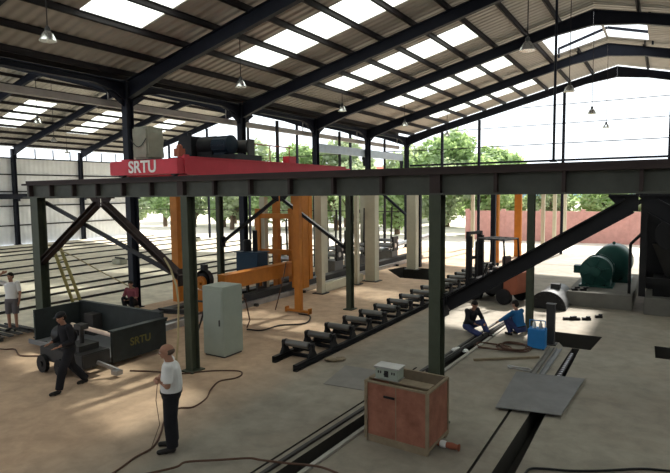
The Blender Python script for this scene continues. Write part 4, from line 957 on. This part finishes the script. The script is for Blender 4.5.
def loft(mb, rings, n=18):
    """rings: (centre, right, fwd, rx, ry)"""
    vs = []
    for c, r, f, rx, ry in rings:
        for i in range(n):
            t = 2*math.pi*i/n; ct, st = math.cos(t), math.sin(t)
            k = 1/((abs(ct)**2.5+abs(st)**2.5)**(1/2.5))
            vs.append(V(c)+V(r)*ct*k*rx+V(f)*st*k*ry)
    m_ = len(rings)
    fs = [(i*n+j, i*n+(j+1) % n, (i+1)*n+(j+1) % n, (i+1)*n+j) for i in range(m_-1) for j in range(n)]+[tuple(range(n))[::-1], tuple(range((m_-1)*n, m_*n))]
    mb.add(vs, fs)
def person(loc, rz, label, J, shirt, pants, hl, sleeve=.5, shorts=False, hat=None, bald=False, hf=(0, 1, 0), belly=0, hands=None, shoe='shoe', lift=0):
    t = thing('person', loc, label, 'person', None, rz)
    J = {k: V(v) for k, v in J.items()}
    pel, che, nek, hd = J['pel'], J['che'], J['nek'], J['head']
    rgt = (J['shR']-J['shL']).normalized(); spine = (che-pel).normalized(); fwd = spine.cross(rgt)*-1
    fwd = rgt.cross(spine)*-1
    if fwd.dot(V((0, 1, 0))) < 0 and 'ff' not in J: fwd = -fwd
    hrg = (J['hipR']-J['hipL']).normalized()
    def torso(mb, g, top=True):
        rings = [(pel-spine*.06, hrg, fwd, .150+g, .10+g), (pel+spine*.05, hrg, fwd, .158+g, .11+g+belly*.4), (pel.lerp(che, .45), rgt, fwd, .142+g, .100+g+belly),
                 (che, rgt, fwd, .165+g, .115+g), (che.lerp(nek, .55), rgt, fwd, .168+g, .098+g), (che.lerp(nek, .85), rgt, fwd, .10+g, .07+g)]
        loft(mb, rings)
        for s in 'LR': mb.ball(J['sh'+s], .060+g, 12)
    # skin body
    b = MB(); torso(b, 0); cap(b, nek-spine*.04, hd-V((0, 0, .05)), .056, .052)
    hf = V(hf).normalized(); hr = hf.cross(V((0, 0, 1))).normalized(); hu = hr.cross(hf); T = M4((hr, hf, hu)).transposed()
    def hp(x, y, z): return hd+T @ V((x, y, z))
    b.ball(hp(0, -.008, .02), (.076, .094, .092), 18, T); b.ball(hp(0, .022, -.045), (.056, .066, .062), 16, T); b.ball(hp(0, .055, -.085), (.03, .03, .02), 10, T)
    b.ball(hp(0, .095, -.022), (.013, .018, .022), 10, T); b.ball(hp(0, .082, .012), (.045, .016, .010), 10, T)
    b.ball(hp(0, .083, -.060), (.024, .010, .010), 10, T)
    for s in (-1, 1): b.ball(hp(s*.078, -.005, -.01), (.010, .020, .032), 10, T)
    for s in 'LR':
        cap(b, J['sh'+s], J['el'+s], .048, .039); cap(b, J['el'+s], J['wr'+s], .038, .027)
        hd_ = (hands or {}).get(s) or ((J['wr'+s]-J['el'+s]), (0, 1, 0), (-1 if s == 'R' else 1, 0, 0), .45)
        hand(b, J['wr'+s], *hd_)
        cap(b, J['hip'+s], J['kn'+s], .082, .054); cap(b, J['kn'+s], J['an'+s], .052, .036)
        toe = J['to'+s]; an = J['an'+s]; cap(b, an-V((0, 0, .03)), toe, .036, .028)
    body = vox(b, 'body', 'skin', t, .0085, 2)
    ey = None
    # face details
    for s in (-1, 1):
        e = MB(); e.ball(hp(s*.030, .082, -.002), (.013, .008, .007), 10, T); ey = e.build('eye', 'white', body, True)
        e = MB(); e.ball(hp(s*.030, .0895, -.002), (.0055, .003, .0055), 8, T); e.build('pupil', 'hair', ey, True)
    e = MB(); e.ball(hp(0, .092, -.061), (.020, .004, .0035), 8, T); e.build('mouth', 'rust', body, True)
    h = MB()
    if hat:
        h.ball(hp(0, -.008, .055), (.090, .106, .075), 16, T); h.ball(hp(0, .10, .045), (.07, .06, .008), 12, T); vox(h, 'cap', hat, t, .008, 1)
        h = MB(); h.ball(hp(0, -.03, .0), (.081, .082, .075), 16, T); vox(h, 'hair', 'hair', t, .008, 1)
    elif bald:
        h.ball(hp(0, -.030, .0), (.081, .078, .066), 16, T); vox(h, 'hair', 'ghair', t, .008, 1)
    else:
        h.ball(hp(0, -.018, .042), (.085, .098, .082), 16, T); h.ball(hp(0, -.04, -.005), (.083, .075, .085), 14, T); vox(h, 'hair', 'hair', t, .008, 1)
    # shirt
    s_ = MB(); torso(s_, .014)
    for s in 'LR':
        e = J['sh'+s].lerp(J['el'+s], min(1, sleeve*2)); cap(s_, J['sh'+s], J['sh'+s].lerp(e, .5), .066, .063); s_.tube(J['sh'+s], e, .066, .060, 14)
        if sleeve > .5:
            w_ = J['el'+s].lerp(J['wr'+s], (sleeve-.5)*2*.95); cap(s_, J['el'+s], J['el'+s].lerp(w_, .3), .054, .051); s_.tube(J['el'+s], w_, .054, .042, 14)
    s_.tube(nek-spine*.07, nek-spine*.01, .075, .066, 14)
    vox(s_, 'shirt', shirt, t, .011, 2)
    p_ = MB(); loft(p_, [(pel-spine*.12, hrg, fwd, .150, .10), (pel-spine*.04, hrg, fwd, .172, .128), (pel+spine*.035, hrg, fwd, .166, .122+belly*.3)])
    for s in 'LR':
        p_.ball(J['hip'+s], .10, 14)
        if shorts:
            p_.tube(J['hip'+s], J['hip'+s].lerp(J['kn'+s], .95), .108, .088, 16)
        else:
            cap(p_, J['hip'+s], J['kn'+s], .108, .085); p_.tube(J['kn'+s], J['an'+s].lerp(J['kn'+s], .02), .085, .076, 16)
    vox(p_, 'shorts' if shorts else 'trousers', pants, t, .011, 2)
    if not shorts:
        bl = MB(); loft(bl, [(pel+spine*.02, hrg, fwd, .176, .134+belly*.35), (pel+spine*.05, hrg, fwd, .176, .134+belly*.35)]); bl.build('belt', 'black', t, True)
    for s in 'LR':
        an, to = J['an'+s], J['to'+s]; sh = MB(); cap(sh, an-V((0, 0, .035)), to, .046, .038); sh.ball((an+to)/2-V((0, 0, .03)), .04, 10); vox(sh, 'shoe', shoe, t, .009, 1)
    return t
def stand(**k):
    J = dict(pel=(0, 0, .93), che=(0, 0, 1.25), nek=(0, 0, 1.45), head=(0, .02, 1.60), shL=(-.18, 0, 1.40), shR=(.18, 0, 1.40),
             elL=(-.23, -.02, 1.12), elR=(.23, -.02, 1.12), wrL=(-.23, .05, .87), wrR=(.23, .05, .87),
             hipL=(-.09, 0, .90), hipR=(.09, 0, .90), knL=(-.10, .02, .48), knR=(.10, .02, .48), anL=(-.10, 0, .085), anR=(.10, 0, .085), toL=(-.12, .17, .04), toR=(.12, .17, .04))
    J.update(k); return J
# facing helpers: local +y is forward
def face(dx, dy): return math.atan2(-dx, dy)
person((-6.62, 5.82, 0), face(-.83, -.56)+.20, 'man in a white short-sleeved shirt and black trousers standing with folded arms',
       stand(elL=(-.25, .03, 1.13), elR=(.25, .03, 1.13), wrL=(.05, .16, 1.13), wrR=(-.05, .19, 1.17), shL=(-.18, .02, 1.40), shR=(.18, .02, 1.40), che=(0, -.01, 1.25), head=(0, .04, 1.60)),
       'cloth', 'black_cloth', None, .42, bald=True, belly=.03, hf=(.05, 1, -.12),
       hands={'L': ((.9, -.1, .1), (0, 0, 1), (0, -1, 0), .5), 'R': ((-.9, -.1, .1), (0, 0, 1), (0, -1, 0), .5)}).scale = (1.22, 1.2, 1.0)
mb = MB(); mb.path([(-6.82, 5.72, 1.06), (-6.83, 5.69, .8), (-6.80, 5.72, .4), (-6.84, 5.55, .03)], .006, 6); tag(mb.build('thin_cable', 'hose'), 'thin cord hanging from the folded arms of the man in white', 'cable')
person((-16.35, 8.55, .112), face(.6, -.8), 'man in a white T-shirt and grey shorts with one hand raised to his head',
       stand(elR=(.36, .10, 1.50), wrR=(.20, .10, 1.70), elL=(-.24, .0, 1.12)), 'cloth', 'grey_cloth', None, .42, shorts=True, hf=(.15, 1, -.1),
       hands={'R': ((-.8, -.1, .3), (0, .3, 1), (-.2, -1, 0), .3)})
person((-10.58, 6.62, 0), face(-.6, -.75)+.5, 'person in a dark cap and black work clothes walking past the drive trolley',
       stand(pel=(0, 0, .90), che=(0, .03, 1.22), nek=(0, .07, 1.41), head=(0, .12, 1.55), shL=(-.19, .05, 1.36), shR=(.19, .05, 1.36), elL=(-.25, .02, 1.09), elR=(.25, .06, 1.08), wrL=(-.18, .24, 1.0), wrR=(.18, .28, 1.02),
             hipL=(-.09, 0, .87), hipR=(.09, 0, .87), knL=(-.12, .20, .48), knR=(.12, -.10, .46), anL=(-.12, .28, .085), anR=(.12, -.38, .10), toL=(-.14, .45, .045), toR=(.13, -.22, .045)),
       'black_cloth', 'black_cloth', None, .95, hat='black', hf=(0, 1, -.3))
person((-4.80, 15.25, 0), face(.75, -.55), 'crouching worker in black with navy trousers stretched over the heavy rail',
       dict(pel=(0, 0, .20), che=(0, .12, .52), nek=(0, .20, .70), head=(0, .28, .84), shL=(-.18, .16, .66), shR=(.18, .16, .66), elL=(-.25, .30, .42), elR=(.25, .30, .42), wrL=(-.15, .50, .35), wrR=(.15, .50, .35),
            hipL=(-.09, 0, .18), hipR=(.09, 0, .18), knL=(-.16, .42, .36), knR=(.14, .42, .12), anL=(-.16, .66, .085), anR=(.18, .84, .10), toL=(-.18, .80, .045), toR=(.2, .90, .14)),
       'black_cloth', 'navy_cloth', None, .95, hf=(0, 1, -.5))
person((-3.38, 15.42, 0), face(-.75, .35), 'worker in a blue shirt squatting with one arm on the heavy rail',
       dict(pel=(0, 0, .24), che=(0, .10, .54), nek=(0, .15, .73), head=(0, .20, .88), shL=(-.18, .12, .68), shR=(.18, .12, .68), elL=(-.30, .32, .50), elR=(.28, .30, .45), wrL=(-.26, .55, .36), wrR=(.14, .50, .40),
            hipL=(-.09, 0, .22), hipR=(.09, 0, .22), knL=(-.16, .38, .46), knR=(.16, .38, .46), anL=(-.13, .22, .085), anR=(.13, .22, .085), toL=(-.15, .38, .045), toR=(.15, .38, .045)),
       'blue_cloth', 'navy_cloth', None, .95, hf=(-.2, 1, -.4))
person((-15.95, 12.45, 0), face(.4, -.9), 'person in a maroon shirt sitting low against the navy building column',
       dict(pel=(0, 0, .28), che=(0, .04, .60), nek=(0, .08, .80), head=(0, .12, .95), shL=(-.18, .05, .75), shR=(.18, .05, .75), elL=(-.24, .16, .50), elR=(.24, .16, .50), wrL=(-.12, .36, .46), wrR=(.12, .36, .46),
            hipL=(-.09, 0, .26), hipR=(.09, 0, .26), knL=(-.14, .36, .48), knR=(.14, .36, .48), anL=(-.13, .28, .085), anR=(.13, .28, .085), toL=(-.15, .45, .045), toR=(.15, .45, .045)),
       'maroon', 'black_cloth', None, .5, hf=(0, 1, -.3))
mb = MB(); mb.box((-15.95, 12.44, .085), (.34, .26, .17)); tag(mb.build('wood_block', 'woodl'), 'low block under the person in maroon', 'block')
